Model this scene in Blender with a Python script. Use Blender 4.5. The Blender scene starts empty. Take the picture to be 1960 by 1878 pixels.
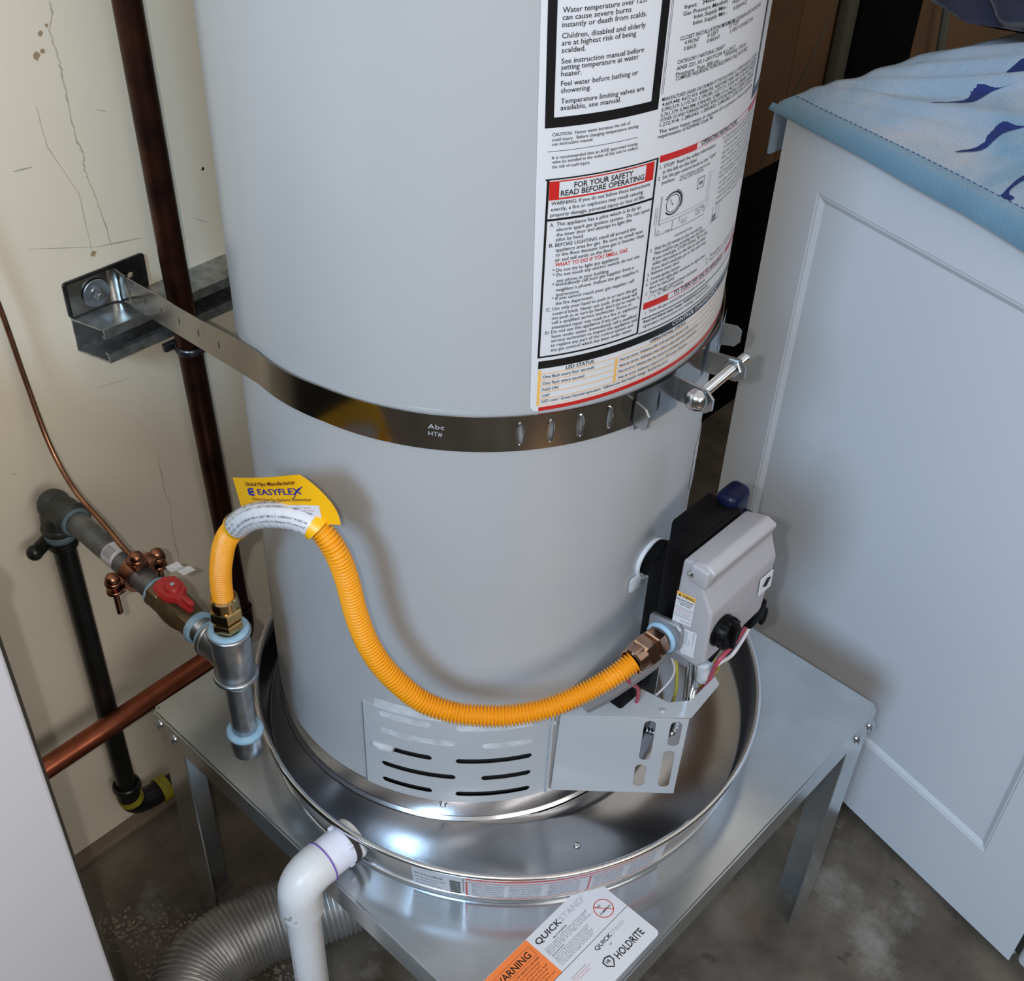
import bpy, bmesh, math, random
from mathutils import Vector, Matrix
random.seed(7)
S = bpy.context.scene
COL = S.collection
PI = math.pi
R = math.radians

# ---------------------------------------------------------------- camera
cam_d = bpy.data.cameras.new('camera'); cam = bpy.data.objects.new('camera', cam_d); COL.objects.link(cam)
def aim(yaw, pitch, roll):
    f = Vector((math.cos(yaw)*math.cos(pitch), math.sin(yaw)*math.cos(pitch), -math.sin(pitch)))
    r = Vector((math.sin(yaw), -math.cos(yaw), 0)); u = r.cross(f)
    r2 = r*math.cos(roll) + u*math.sin(roll); u2 = -r*math.sin(roll) + u*math.cos(roll)
    m = Matrix((r2, u2, -f)).transposed()
    return m.to_4x4()
cam.matrix_world = Matrix.Translation((0.7240, -0.7549, 1.6066)) @ aim(2.2946, 0.6963, 0.0455)
cam_d.sensor_width = 36.0; cam_d.lens = 36.0*2343.85/1960.0
cam_d.clip_start = 0.02
S.camera = cam

# ---------------------------------------------------------------- light
S.view_settings.view_transform = 'Standard'; S.view_settings.look = 'None'
S.view_settings.gamma = 1.0; S.view_settings.use_curve_mapping = False
S.view_settings.exposure = -0.12
W = bpy.data.worlds.new('world'); S.world = W; W.use_nodes = True
bgn = W.node_tree.nodes['Background']
bgn.inputs['Color'].default_value = (1.0, 0.945, 0.87, 1); bgn.inputs['Strength'].default_value = 0.68
def area(name, loc, target, size, power, color, size_y=None):
    l = bpy.data.lights.new(name, 'AREA'); l.energy = power; l.color = color; l.size = size
    if size_y: l.shape = 'RECTANGLE'; l.size_y = size_y
    o = bpy.data.objects.new(name, l); COL.objects.link(o); o.location = loc
    d = Vector(target) - Vector(loc); o.rotation_euler = d.to_track_quat('-Z', 'Y').to_euler()
    return o
area('daylight_opening', (1.75, -4.55, 3.95), (0.1, 0.0, 0.75), 1.15, 215, (0.48, 0.73, 1.0))
sp = bpy.data.lights.new('sunbeam', 'SPOT'); sp.energy = 1800; sp.color = (1, .56, .25); sp.spot_size = math.radians(11); sp.spot_blend = .3; sp.shadow_soft_size = .01
spo = bpy.data.objects.new('sunbeam', sp); COL.objects.link(spo); spo.location = (2.3, -1.5, 2.3)   # a shaft of late sun on the floor
spo.rotation_euler = (Vector((1.15, -.28, 0))-Vector((2.3, -1.5, 2.3))).to_track_quat('-Z', 'Y').to_euler()
area('wall_fill_light', (3.9, -0.9, 2.3), (-0.3, -0.1, 0.8), 2.4, 72, (1.0, 0.96, 0.90), 1.8)  # soft fill added to brighten the left wall; no window is known here
# the phone's own small lamp beside its lens
fl = bpy.data.lights.new('phone_lamp', 'POINT'); fl.energy = 15; fl.shadow_soft_size = .006; fl.color = (1, .96, .92)
flo = bpy.data.objects.new('phone_lamp', fl); COL.objects.link(flo); flo.location = (0.694, -0.781, 1.612)

# ---------------------------------------------------------------- materials
def mat(name, col, rough=0.5, metal=0.0, noise=None, bump=None, col2=None, spec=None, coat=0.0, aniso=None, sheen=0.0):
    m = bpy.data.materials.new(name); m.use_nodes = True
    nt = m.node_tree; b = nt.nodes['Principled BSDF']
    b.inputs['Base Color'].default_value = (*col, 1); b.inputs['Roughness'].default_value = rough
    b.inputs['Metallic'].default_value = metal
    if spec is not None: b.inputs['Specular IOR Level'].default_value = spec
    if coat: b.inputs['Coat Weight'].default_value = coat
    if sheen: b.inputs['Sheen Weight'].default_value = sheen
    tc = nt.nodes.new('ShaderNodeTexCoord')
    if noise:
        sc, lo, hi = noise[:3]
        n = nt.nodes.new('ShaderNodeTexNoise'); n.inputs['Scale'].default_value = sc; n.inputs['Detail'].default_value = 6
        nt.links.new(tc.outputs['Object'], n.inputs['Vector'])
        rp = nt.nodes.new('ShaderNodeValToRGB'); rp.color_ramp.elements[0].position = lo; rp.color_ramp.elements[1].position = hi
        c2 = col2 or tuple(c*0.7 for c in col)
        rp.color_ramp.elements[0].color = (*c2, 1); rp.color_ramp.elements[1].color = (*col, 1)
        nt.links.new(n.outputs['Fac'], rp.inputs['Fac']); nt.links.new(rp.outputs['Color'], b.inputs['Base Color'])
        if len(noise) > 3:
            mr = nt.nodes.new('ShaderNodeMapRange'); mr.inputs['To Min'].default_value = rough+noise[3]; mr.inputs['To Max'].default_value = rough-noise[3]
            nt.links.new(n.outputs['Fac'], mr.inputs['Value']); nt.links.new(mr.outputs['Result'], b.inputs['Roughness'])
    if bump:
        n2 = nt.nodes.new('ShaderNodeTexNoise'); n2.inputs['Scale'].default_value = bump[0]; n2.inputs['Detail'].default_value = 5
        nt.links.new(tc.outputs['Object'], n2.inputs['Vector'])
        bp = nt.nodes.new('ShaderNodeBump'); bp.inputs['Strength'].default_value = bump[1]; bp.inputs['Distance'].default_value = bump[2] if len(bump) > 2 else 0.001
        nt.links.new(n2.outputs['Fac'], bp.inputs['Height']); nt.links.new(bp.outputs['Normal'], b.inputs['Normal'])
    return m
M = {}
M['tank'] = mat('tank_enamel', (0.40, 0.405, 0.415), 0.27, noise=(3, .3, .7), col2=(0.385, 0.39, 0.40), bump=(9, .05, .0008))
M['panel'] = mat('burner_panel_enamel', (0.43, 0.44, 0.46), 0.22)
M['dark'] = mat('dark_interior', (0.012, 0.012, 0.013), 0.8)
M['insul'] = mat('white_insulation', (0.62, 0.63, 0.66), 0.9, noise=(60, .3, .7), bump=(90, .6, .002))
M['alu'] = mat('spun_aluminium', (0.54, 0.54, 0.555), 0.20, 1.0, noise=(14, .3, .7, .06), col2=(0.45, 0.45, 0.47), bump=(7, .10, .002))
M['alurim'] = mat('bright_aluminium_rim', (0.80, 0.80, 0.82), 0.18, 1.0, noise=(30, .3, .7), col2=(0.7, 0.7, 0.72))
M['galv'] = mat('galvanised_sheet', (0.58, 0.61, 0.635), 0.19, 0.88, noise=(16, .35, .65, .06), col2=(0.50, 0.525, 0.54), bump=(24, .04, .001))
M['galvold'] = mat('weathered_galvanised_steel', (0.24, 0.25, 0.255), 0.5, 0.75, noise=(55, .3, .7, .1), col2=(0.13, 0.14, 0.145), bump=(120, .12, .0006))
M['galvbright'] = mat('bright_galvanised_fitting', (0.52, 0.54, 0.57), 0.33, 0.95, noise=(60, .3, .7, .1), col2=(0.30, 0.32, 0.34), bump=(110, .15, .0008))
M['zinc'] = mat('bright_zinc_steel', (0.70, 0.74, 0.78), 0.16, 1.0, noise=(40, .3, .7), col2=(0.55, 0.58, 0.62))
M['zincplate'] = mat('zinc_plate_steel', (0.66, 0.70, 0.74), 0.30, 1.0, noise=(40, .3, .7), col2=(0.52, 0.55, 0.58))
M['sealold'] = mat('dusty_blue_grey_sealant', (0.14, 0.20, 0.235), 0.7, noise=(90, .3, .7), col2=(0.09, 0.12, 0.135), bump=(200, .3, .001))
M['dirt'] = mat('grime_on_plastic', (0.46, 0.45, 0.42), 0.8, noise=(160, .35, .65), col2=(0.25, 0.24, 0.22))
M['powder'] = mat('white_powder', (0.30, 0.265, 0.215), 0.95, noise=(120, .3, .7), col2=(0.16, 0.135, 0.105))
M['footing'] = mat('brown_concrete_footing', (0.22, 0.17, 0.125), 0.85, noise=(14, .3, .7), col2=(0.13, 0.098, 0.07), bump=(60, .3, .002))
M['roompaint'] = mat('dim_room_paint', (0.16, 0.14, 0.12), 0.85)
M['strap'] = mat('strap_steel', (0.37, 0.36, 0.335), 0.17, 1.0, noise=(22, .3, .7, .05), col2=(0.28, 0.27, 0.25), bump=(40, .03, .0005))
M['unistrut'] = mat('galvanised_channel_steel', (0.44, 0.45, 0.45), 0.34, 0.9, noise=(70, .35, .65, .12), col2=(0.24, 0.245, 0.24))
M['dplate'] = mat('dark_steel_plate', (0.10, 0.10, 0.105), 0.28, 0.9, noise=(60, .3, .7), col2=(0.05, 0.05, 0.05))
M['iron'] = mat('black_iron_pipe', (0.022, 0.023, 0.022), 0.33, 0.35, noise=(30, .3, .7, .1), col2=(0.012, 0.012, 0.012))
M['ironfit'] = mat('iron_fitting_grey', (0.075, 0.08, 0.078), 0.55, 0.5, noise=(45, .3, .7), col2=(0.03, 0.033, 0.032), bump=(150, .2, .0008))
M['copold'] = mat('darkened_copper', (0.085, 0.028, 0.016), 0.40, 0.85, noise=(26, .35, .7, .1), col2=(0.028, 0.012, 0.009))
M['copper'] = mat('copper_pipe', (0.42, 0.13, 0.07), 0.34, 0.95, noise=(30, .3, .7, .08), col2=(0.26, 0.075, 0.04))
M['bronze'] = mat('copper_clamp_bronze', (0.42, 0.19, 0.115), 0.30, 1.0, noise=(80, .3, .7, .06), col2=(0.24, 0.10, 0.06))
M['copwire'] = mat('ground_wire_copper', (0.45, 0.22, 0.13), 0.35, 0.95, noise=(40, .3, .7), col2=(0.22, 0.10, 0.06))
M['brass'] = mat('tarnished_brass', (0.20, 0.145, 0.075), 0.45, 0.7, noise=(60, .3, .7), col2=(0.12, 0.08, 0.04), bump=(120, .15, .0006))
M['dichro'] = mat('yellow_zinc_brass_nut', (0.58, 0.44, 0.20), 0.15, 1.0, noise=(55, .3, .7), col2=(0.40, 0.27, 0.13))
M['dichro2'] = mat('reddish_zinc_nut', (0.66, 0.45, 0.35), 0.14, 1.0, noise=(55, .3, .7), col2=(0.42, 0.26, 0.19))
M['red'] = mat('red_lever_paint', (0.42, 0.022, 0.022), 0.38)
M['seal'] = mat('light_blue_thread_sealant', (0.33, 0.50, 0.63), 0.6, noise=(120, .3, .75), col2=(0.23, 0.39, 0.53), bump=(200, .3, .001))
M['yellow'] = mat('yellow_hose_coating', (0.80, 0.325, 0.008), 0.36)
M['tagyellow'] = mat('yellow_tag_print', (0.84, 0.43, 0.006), 0.35)
M['white'] = mat('white_label_stock', (0.62, 0.62, 0.65), 0.38)
M['dullwhite'] = mat('thin_paper_label', (0.47, 0.48, 0.52), 0.45)
M['ink'] = mat('black_print', (0.006, 0.006, 0.007), 0.35)
M['greyink'] = mat('grey_print', (0.16, 0.165, 0.20), 0.5)
M['lightink'] = mat('light_grey_print', (0.42, 0.43, 0.46), 0.5)
M['redink'] = mat('red_print', (0.50, 0.018, 0.015), 0.35)
M['pinkink'] = mat('pink_print', (0.60, 0.24, 0.25), 0.5)
M['amber'] = mat('amber_table_print', (0.78, 0.44, 0.10), 0.4)
M['peach'] = mat('peach_table_rule_print', (0.72, 0.48, 0.30), 0.4)
M['orange'] = mat('orange_sticker_print', (0.82, 0.20, 0.045), 0.45)
M['blueink'] = mat('blue_print', (0.012, 0.02, 0.26), 0.35)
M['maroon'] = mat('maroon_print', (0.10, 0.012, 0.02), 0.4)
M['lime'] = mat('yellow_pipe_tape', (0.42, 0.36, 0.02), 0.5, noise=(60, .3, .7), col2=(0.26, 0.22, 0.02))
M['valvegrey'] = mat('grey_valve_plastic', (0.385, 0.37, 0.39), 0.42, noise=(200, .3, .7), col2=(0.365, 0.35, 0.37), bump=(500, .05, .0003))
M['blackpl'] = mat('black_plastic', (0.003, 0.003, 0.0034), 0.40, spec=.12)
M['blackmatte'] = mat('black_matte_plastic', (0.003, 0.003, 0.0034), 0.6, spec=.1)
M['bluecap'] = mat('dark_blue_plastic', (0.003, 0.0045, 0.024), 0.35, spec=.22)
M['castgrey'] = mat('cast_grey_metal', (0.33, 0.34, 0.37), 0.42, 0.6)
M['pvc'] = mat('white_pvc', (0.72, 0.72, 0.75), 0.35, noise=(9, .55, .8), col2=(0.66, 0.655, 0.66), bump=(30, .06, .001))
M['pvcnew'] = mat('bright_white_pvc', (0.74, 0.74, 0.86), 0.30)
M['purple'] = mat('purple_primer', (0.16, 0.09, 0.42), 0.5)
M['duct'] = mat('flexible_aluminium_foil', (0.60, 0.60, 0.60), 0.42, 0.85, noise=(40, .3, .7, .1), col2=(0.45, 0.45, 0.44), bump=(60, .2, .001))
M['washer'] = mat('white_appliance_enamel', (0.65, 0.68, 0.735), 0.34, noise=(2, .3, .7), col2=(0.635, 0.665, 0.72))
M['cabinet'] = mat('left_appliance_enamel', (0.59, 0.585, 0.625), 0.34)
M['gasket_shade'] = mat('dark_gasket_and_gap_shade', (0.03, 0.025, 0.02), 0.7)
M['wire_r'] = mat('pink_red_wire', (0.40, 0.055, 0.085), 0.45)
M['wire_w'] = mat('white_wire', (0.62, 0.57, 0.58), 0.45)
M['wire_y'] = mat('yellow_wire', (0.42, 0.36, 0.06), 0.45)
M['wire_p'] = mat('purple_wire', (0.10, 0.04, 0.22), 0.45)
M['purplecloth'] = mat('dark_purple_cloth', (0.028, 0.026, 0.060), 0.9, noise=(14, .4, .75), col2=(0.012, 0.011, 0.028), bump=(200, .5, .002), sheen=.3)
M['board_shade_black'] = mat('black_board_and_gap_shade', (0.004, 0.004, 0.004), 0.9, spec=0.05)
M['greyedge'] = mat('grey_brown_edge', (0.085, 0.08, 0.06), 0.8)
M['kraft'] = mat('brown_kraft_board', (0.16, 0.085, 0.035), 0.9, noise=(7, .3, .7), col2=(0.12, 0.06, 0.025), bump=(60, .15, .001))
M['plaster'] = mat('cream_painted_plaster', (0.80, 0.72, 0.575), 0.62, noise=(5, .25, .75), col2=(0.765, 0.685, 0.54), bump=(28, .18, .0015))
M['crack'] = mat('plaster_crack', (0.47, 0.41, 0.32), 0.9)
M['pencil'] = mat('pencil_mark', (0.42, 0.385, 0.32), 0.9)
M['chip'] = mat('bare_plaster_chip', (0.36, 0.26, 0.15), 0.9)
M['ceil'] = mat('ceiling_paint', (0.45, 0.42, 0.37), 0.9)
# concrete floor: brown grey blotches, pale patches, rust stains
def floor_mat():
    m = bpy.data.materials.new('stained_concrete'); m.use_nodes = True; nt = m.node_tree; b = nt.nodes['Principled BSDF']
    tc = nt.nodes.new('ShaderNodeTexCoord')
    def N(sc, det=8, rough=.6):
        n = nt.nodes.new('ShaderNodeTexNoise'); n.inputs['Scale'].default_value = sc; n.inputs['Detail'].default_value = det; n.inputs['Roughness'].default_value = rough
        nt.links.new(tc.outputs['Object'], n.inputs['Vector']); return n
    def ramp(n, stops):
        r = nt.nodes.new('ShaderNodeValToRGB'); e = r.color_ramp.elements
        e[0].position, e[0].color = stops[0][0], (*stops[0][1], 1); e[1].position, e[1].color = stops[-1][0], (*stops[-1][1], 1)
        for p, c in stops[1:-1]:
            k = e.new(p); k.color = (*c, 1)
        nt.links.new(n.outputs['Fac'], r.inputs['Fac']); return r
    def mix(a, c, fac):
        x = nt.nodes.new('ShaderNodeMix'); x.data_type = 'RGBA'
        nt.links.new(a.outputs[0] if a.bl_idname != 'ShaderNodeMix' else a.outputs[2], x.inputs[6]); nt.links.new(c.outputs[0], x.inputs[7]); nt.links.new(fac.outputs[0], x.inputs[0]); return x
    base = ramp(N(7), [(.30, (.045, .036, .027)), (.5, (.10, .082, .062)), (.68, (.165, .137, .108))])
    pale = ramp(N(16), [(.4, (.20, .185, .165)), (.7, (.30, .28, .25))])
    pm = ramp(N(4.5, 10, .7), [(.54, (0, 0, 0)), (.66, (.85, .85, .85))])
    rust = ramp(N(30), [(.4, (.12, .055, .03)), (.7, (.19, .10, .06))])
    rm = ramp(N(6.3, 9, .65), [(.58, (0, 0, 0)), (.72, (.6, .6, .6))])
    spots = ramp(N(60), [(.3, (.02, .018, .014)), (.7, (.05, .04, .03))])
    sm = ramp(N(24, 4), [(.64, (0, 0, 0)), (.72, (.7, .7, .7))])
    x = mix(base, pale, pm); x = mix(x, rust, rm); x = mix(x, spots, sm)
    nt.links.new(x.outputs[2], b.inputs['Base Color']); b.inputs['Roughness'].default_value = 0.75
    bp = nt.nodes.new('ShaderNodeBump'); bp.inputs['Strength'].default_value = .35; bp.inputs['Distance'].default_value = .003
    nt.links.new(N(45).outputs['Fac'], bp.inputs['Height']); nt.links.new(bp.outputs['Normal'], b.inputs['Normal'])
    return m
M['floor'] = floor_mat()
def towel_mat():
    m = bpy.data.materials.new('blue_cloud_plush'); m.use_nodes = True; nt = m.node_tree; b = nt.nodes['Principled BSDF']
    tc = nt.nodes.new('ShaderNodeTexCoord')
    n = nt.nodes.new('ShaderNodeTexNoise'); n.inputs['Scale'].default_value = 6.5; n.inputs['Detail'].default_value = 4; n.inputs['Distortion'].default_value = .6
    mp = nt.nodes.new('ShaderNodeMapping'); mp.inputs['Scale'].default_value = (1, .55, .3); mp.inputs['Rotation'].default_value = (0, 0, .5)
    nt.links.new(tc.outputs['Object'], mp.inputs['Vector']); nt.links.new(mp.outputs['Vector'], n.inputs['Vector'])
    r = nt.nodes.new('ShaderNodeValToRGB'); e = r.color_ramp.elements
    e[0].position = .36; e[0].color = (.13, .27, .41, 1); e[1].position = .66; e[1].color = (.44, .43, .47, 1)
    k = e.new(.5); k.color = (.27, .37, .50, 1)
    nt.links.new(n.outputs['Fac'], r.inputs['Fac']); nt.links.new(r.outputs['Color'], b.inputs['Base Color'])
    b.inputs['Roughness'].default_value = .95; b.inputs['Sheen Weight'].default_value = .35
    n2 = nt.nodes.new('ShaderNodeTexNoise'); n2.inputs['Scale'].default_value = 620; nt.links.new(tc.outputs['Object'], n2.inputs['Vector'])
    bp = nt.nodes.new('ShaderNodeBump'); bp.inputs['Strength'].default_value = .8; bp.inputs['Distance'].default_value = .003
    nt.links.new(n2.outputs['Fac'], bp.inputs['Height']); nt.links.new(bp.outputs['Normal'], b.inputs['Normal'])
    return m
M['towel'] = towel_mat()
M['towelhem'] = mat('blue_plush_hem', (0.15, 0.29, 0.41), 0.95, noise=(9, .3, .7), col2=(0.11, 0.23, 0.34), bump=(620, .8, .003), sheen=.35)
M['navy'] = mat('navy_towel_print', (0.012, 0.03, 0.17), 0.95, bump=(620, .8, .003))

# ---------------------------------------------------------------- mesh helpers
def nb(): return bmesh.new()
def finish(bm, name, m, parent=None, smooth=40, loc=None):
    bmesh.ops.recalc_face_normals(bm, faces=bm.faces)
    me = bpy.data.meshes.new(name); 
    if smooth:
        for f in bm.faces: f.smooth = True
        for e in bm.edges:
            e.smooth = not (len(e.link_faces) == 2 and e.calc_face_angle(0) > R(smooth))
    bm.to_mesh(me); bm.free()
    me.materials.append(M[m] if isinstance(m, str) else m)
    return link(name, me, parent)
def link(name, me, parent=None):
    o = bpy.data.objects.new(name, me); COL.objects.link(o)
    if parent is not None:
        o.parent = parent
        if parent.type == 'EMPTY': o.matrix_parent_inverse = Matrix.Translation(-Vector(parent.location))
    return o
def thing(name, label, cat, loc, group=None):
    o = bpy.data.objects.new(name, None); COL.objects.link(o); o.location = loc; o.empty_display_size = .05
    o['label'] = label; o['category'] = cat
    if group: o['group'] = group
    return o
def tag(o, label, cat, group=None):
    o['label'] = label; o['category'] = cat
    if group: o['group'] = group
    return o
def struct(o): o['kind'] = 'structure'; return o
def bx(bm, x0, x1, y0, y1, z0, z1, bev=0, seg=2):
    r = bmesh.ops.create_cube(bm, size=1.0)
    vs = r['verts']
    for v in vs:
        v.co = Vector((x0+(v.co.x+.5)*(x1-x0), y0+(v.co.y+.5)*(y1-y0), z0+(v.co.z+.5)*(z1-z0)))
    if bev:
        es = list({e for v in vs for e in v.link_edges})
        bmesh.ops.bevel(bm, geom=es, offset=bev, segments=seg, affect='EDGES', profile=.5)
def frame(axis):
    a = Vector(axis).normalized(); t = Vector((0, 0, 1)) if abs(a.z) < .9 else Vector((1, 0, 0))
    u = t.cross(a).normalized(); v = a.cross(u); return a, u, v
def lathe(bm, prof, o, axis=(0, 0, 1), seg=32, a0=0, a1=2*PI, closed_prof=False):
    a, u, v = frame(axis); o = Vector(o); full = abs(a1-a0-2*PI) < 1e-6
    n = seg if full else seg+1; rings = []
    for (r, h) in prof:
        if r < 1e-7: rings.append([bm.verts.new(o+a*h)])
        else: rings.append([bm.verts.new(o+a*h+(u*math.cos(a0+(a1-a0)*i/seg)+v*math.sin(a0+(a1-a0)*i/seg))*r) for i in range(n)])
    pairs = list(zip(rings[:-1], rings[1:]))
    if closed_prof: pairs.append((rings[-1], rings[0]))
    for A, B in pairs:
        m = seg
        for i in range(m):
            j = (i+1) % n
            if len(A) == 1 and len(B) == 1: break
            if len(A) == 1: bm.faces.new((A[0], B[i], B[j]))
            elif len(B) == 1: bm.faces.new((A[i], A[j], B[0]))
            else: bm.faces.new((A[i], A[j], B[j], B[i]))
def cyl(bm, p0, p1, r0, r1=None, seg=24, ch=0.0):
    p0 = Vector(p0); p1 = Vector(p1); h = (p1-p0).length; r1 = r0 if r1 is None else r1
    if ch: prof = [(0, 0), (r0-ch, 0), (r0, ch), (r1, h-ch), (r1-ch, h), (0, h)]
    else: prof = [(0, 0), (r0, 0), (r1, h), (0, h)]
    lathe(bm, prof, p0, p1-p0, seg)
def ring(bm, o, axis, rmaj, rmin, seg=40, ms=10, squash=1.0):
    prof = [(rmaj+rmin*math.cos(2*PI*k/ms), rmin*squash*math.sin(2*PI*k/ms)) for k in range(ms)]
    lathe(bm, prof, o, axis, seg, closed_prof=True)
def ball(bm, c, r, seg=16, sc=(1, 1, 1)):
    n = bmesh.ops.create_uvsphere(bm, u_segments=seg, v_segments=max(6, seg//2), radius=r)
    for v in n['verts']: v.co = Vector((v.co.x*sc[0], v.co.y*sc[1], v.co.z*sc[2])) + Vector(c)
def spline(pts, n=12):
    P = [Vector(p) for p in pts]; out = []
    for i in range(len(P)-1):
        p0 = P[i-1] if i else P[0]*2-P[1]; p1, p2 = P[i], P[i+1]; p3 = P[i+2] if i+2 < len(P) else P[-1]*2-P[-2]
        for k in range(n):
            t = k/n
            out.append(.5*((2*p1)+(-p0+p2)*t+(2*p0-5*p1+4*p2-p3)*t*t+(-p0+3*p1-3*p2+p3)*t**3))
    out.append(P[-1]); return out
def resample(pts, step):
    L = [0]
    for a, b in zip(pts[:-1], pts[1:]): L.append(L[-1]+(b-a).length)
    n = max(2, int(L[-1]/step)); out = []; j = 0
    for i in range(n+1):
        s = L[-1]*i/n
        while j < len(L)-2 and L[j+1] < s: j += 1
        t = (s-L[j])/max(1e-9, L[j+1]-L[j]); out.append(pts[j].lerp(pts[j+1], min(1, t)))
    return out, L[-1]
def path_frames(pts):
    T = [(pts[min(i+1, len(pts)-1)]-pts[max(i-1, 0)]).normalized() for i in range(len(pts))]
    _, u, v = frame(T[0]); F = []
    for i, t in enumerate(T):
        u = (u-t*u.dot(t)).normalized(); F.append((t, u, t.cross(u)))
    return F
def tube(bm, pts, r, seg=12, caps=True):
    pts = [Vector(p) for p in pts]; F = path_frames(pts); rings = []
    for i, p in enumerate(pts):
        rr = r[i] if isinstance(r, (list, tuple)) else r
        t, u, v = F[i]; rings.append([bm.verts.new(p+(u*math.cos(2*PI*k/seg)+v*math.sin(2*PI*k/seg))*rr) for k in range(seg)])
    for A, B in zip(rings[:-1], rings[1:]):
        for k in range(seg): bm.faces.new((A[k], A[(k+1) % seg], B[(k+1) % seg], B[k]))
    if caps: bm.faces.new(rings[0][::-1]); bm.faces.new(rings[-1])
def colstrip(bm, breaks, slots, lo, hi, fmap, fine=None):
    """sheet in (s,z) with rounded slots cut out; slots = (s0,s1,zc,halfheight) with ends along s"""
    bs = set(round(b, 6) for b in breaks)
    for (s0, s1, zc, h) in slots:
        e = min(h/(fine or 1.0), (s1-s0)/2)
        for k in range(7):
            c = e*(1-math.cos(k*PI/12)); bs.add(round(s0+c, 6)); bs.add(round(s1-c, 6))
    bs = sorted(bs); cache = {}
    def V(s, z):
        k = (round(s, 6), round(z, 6))
        if k not in cache: cache[k] = bm.verts.new(fmap(s, z))
        return cache[k]
    def half(sl, s):
        s0, s1, zc, h = sl; e = min(h/(fine or 1.0), (s1-s0)/2); d = min(s-s0, s1-s)
        if d >= e: return h
        if d <= 0: return 0.0
        q = 1-d/e; return h*math.sqrt(max(0, 1-q*q))
    for a, b in zip(bs[:-1], bs[1:]):
        if b-a < 1e-6: continue
        m = (a+b)/2; act = sorted([sl for sl in slots if sl[0] < m < sl[1]], key=lambda q: q[2])
        za, zb = lo(a), lo(b)
        for sl in act+[None]:
            if sl is None: ta, tb = hi(a), hi(b)
            else: ta, tb = sl[2]-half(sl, a), sl[2]-half(sl, b)
            q = []
            for v in (V(a, za), V(b, zb), V(b, tb), V(a, ta)):
                if v not in q: q.append(v)
            if len(q) >= 3: 
                try: bm.faces.new(q)
                except ValueError: pass
            if sl is not None: za, zb = sl[2]+half(sl, a), sl[2]+half(sl, b)
def solid(o, t, off=-1, ref='radial', ang=40):
    """give a sheet its thickness; off -1 grows behind the face, +1 in front of it"""
    bm = nb(); bm.from_mesh(o.data); bm.normal_update()
    d = sum((f.normal.dot(Vector((f.calc_center_median().x, f.calc_center_median().y, 0)) if ref == 'radial' else Vector(ref))*f.calc_area() for f in bm.faces))
    if d < 0: bmesh.ops.reverse_faces(bm, faces=bm.faces)
    bm.normal_update(); bm.verts.ensure_lookup_table(); vs = list(bm.verts); fs = list(bm.faces); be = [e for e in bm.edges if len(e.link_faces) == 1]
    base = [v.co.copy() for v in vs]; nn = [v.normal.copy() for v in vs]
    idx = {v: k for k, v in enumerate(vs)}
    if off > 0:
        for v, c, n in zip(vs, base, nn): v.co = c+n*t
    nv = [bm.verts.new(c-(n*t if off < 0 else n*0)) for c, n in zip(base, nn)]
    for f in fs: bm.faces.new([nv[idx[v]] for v in reversed(f.verts)])
    for e in be:
        l = e.link_loops[0]; a, c = l.vert, l.link_loop_next.vert
        bm.faces.new((c, a, nv[idx[a]], nv[idx[c]]))
    bm.normal_update()
    for f in bm.faces: f.smooth = True
    for e in bm.edges: e.smooth = not (len(e.link_faces) == 2 and e.calc_face_angle(0) > R(ang))
    bm.to_mesh(o.data); bm.free(); return o
def frange(a, b, st):
    n = max(1, int(round((b-a)/st))); return [a+(b-a)*i/n for i in range(n+1)]

# flat plates with holes, and lettering, come out of curves turned to meshes
def curve_mesh(c):
    o = bpy.data.objects.new('tmp', c); COL.objects.link(o)
    dg = bpy.context.evaluated_depsgraph_get(); dg.update()
    me = bpy.data.meshes.new_from_object(o.evaluated_get(dg)); bpy.data.objects.remove(o); return me
def plate(outlines, thick, mtx, res=1):
    c = bpy.data.curves.new('plate', 'CURVE'); c.dimensions = '2D'; c.fill_mode = 'BOTH'; c.extrude = thick/2
    for ol in outlines:
        s = c.splines.new('POLY'); s.points.add(len(ol)-1); s.use_cyclic_u = True
        for pt, q in zip(s.points, ol): pt.co = (q[0], q[1], 0, 1)
    me = curve_mesh(c); bm = nb(); bm.from_mesh(me); bmesh.ops.remove_doubles(bm, verts=bm.verts, dist=1e-6)
    bm.transform(mtx); return bm
def stadium(x, y, w, h, n=8):
    """rounded slot centred x,y, long side h if h>w"""
    out = []
    if h >= w:
        r = w/2; c1 = y+h/2-r; c2 = y-h/2+r
        out += [(x+r*math.cos(PI*k/n), c1+r*math.sin(PI*k/n)) for k in range(n+1)]
        out += [(x-r*math.cos(PI*k/n), c2-r*math.sin(PI*k/n)) for k in range(n+1)]
    else:
        out = [(b, a) for a, b in stadium(y, x, h, w, n)][::-1]
    return out
def circle2(x, y, r, n=16): return [(x+r*math.cos(2*PI*k/n), y+r*math.sin(2*PI*k/n)) for k in range(n)]
def rrect(x0, x1, y0, y1, r, n=4):
    out = []
    for cx, cy, a in ((x1-r, y1-r, 0), (x0+r, y1-r, PI/2), (x0+r, y0+r, PI), (x1-r, y0+r, 3*PI/2)):
        out += [(cx+r*math.cos(a+PI/2*k/n), cy+r*math.sin(a+PI/2*k/n)) for k in range(n+1)]
    return out
def basis(o, ux, uy):
    ux = Vector(ux).normalized(); uy = Vector(uy).normalized(); n = ux.cross(uy)
    m = Matrix((ux, uy, n)).transposed().to_4x4(); return Matrix.Translation(Vector(o)) @ m
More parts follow.
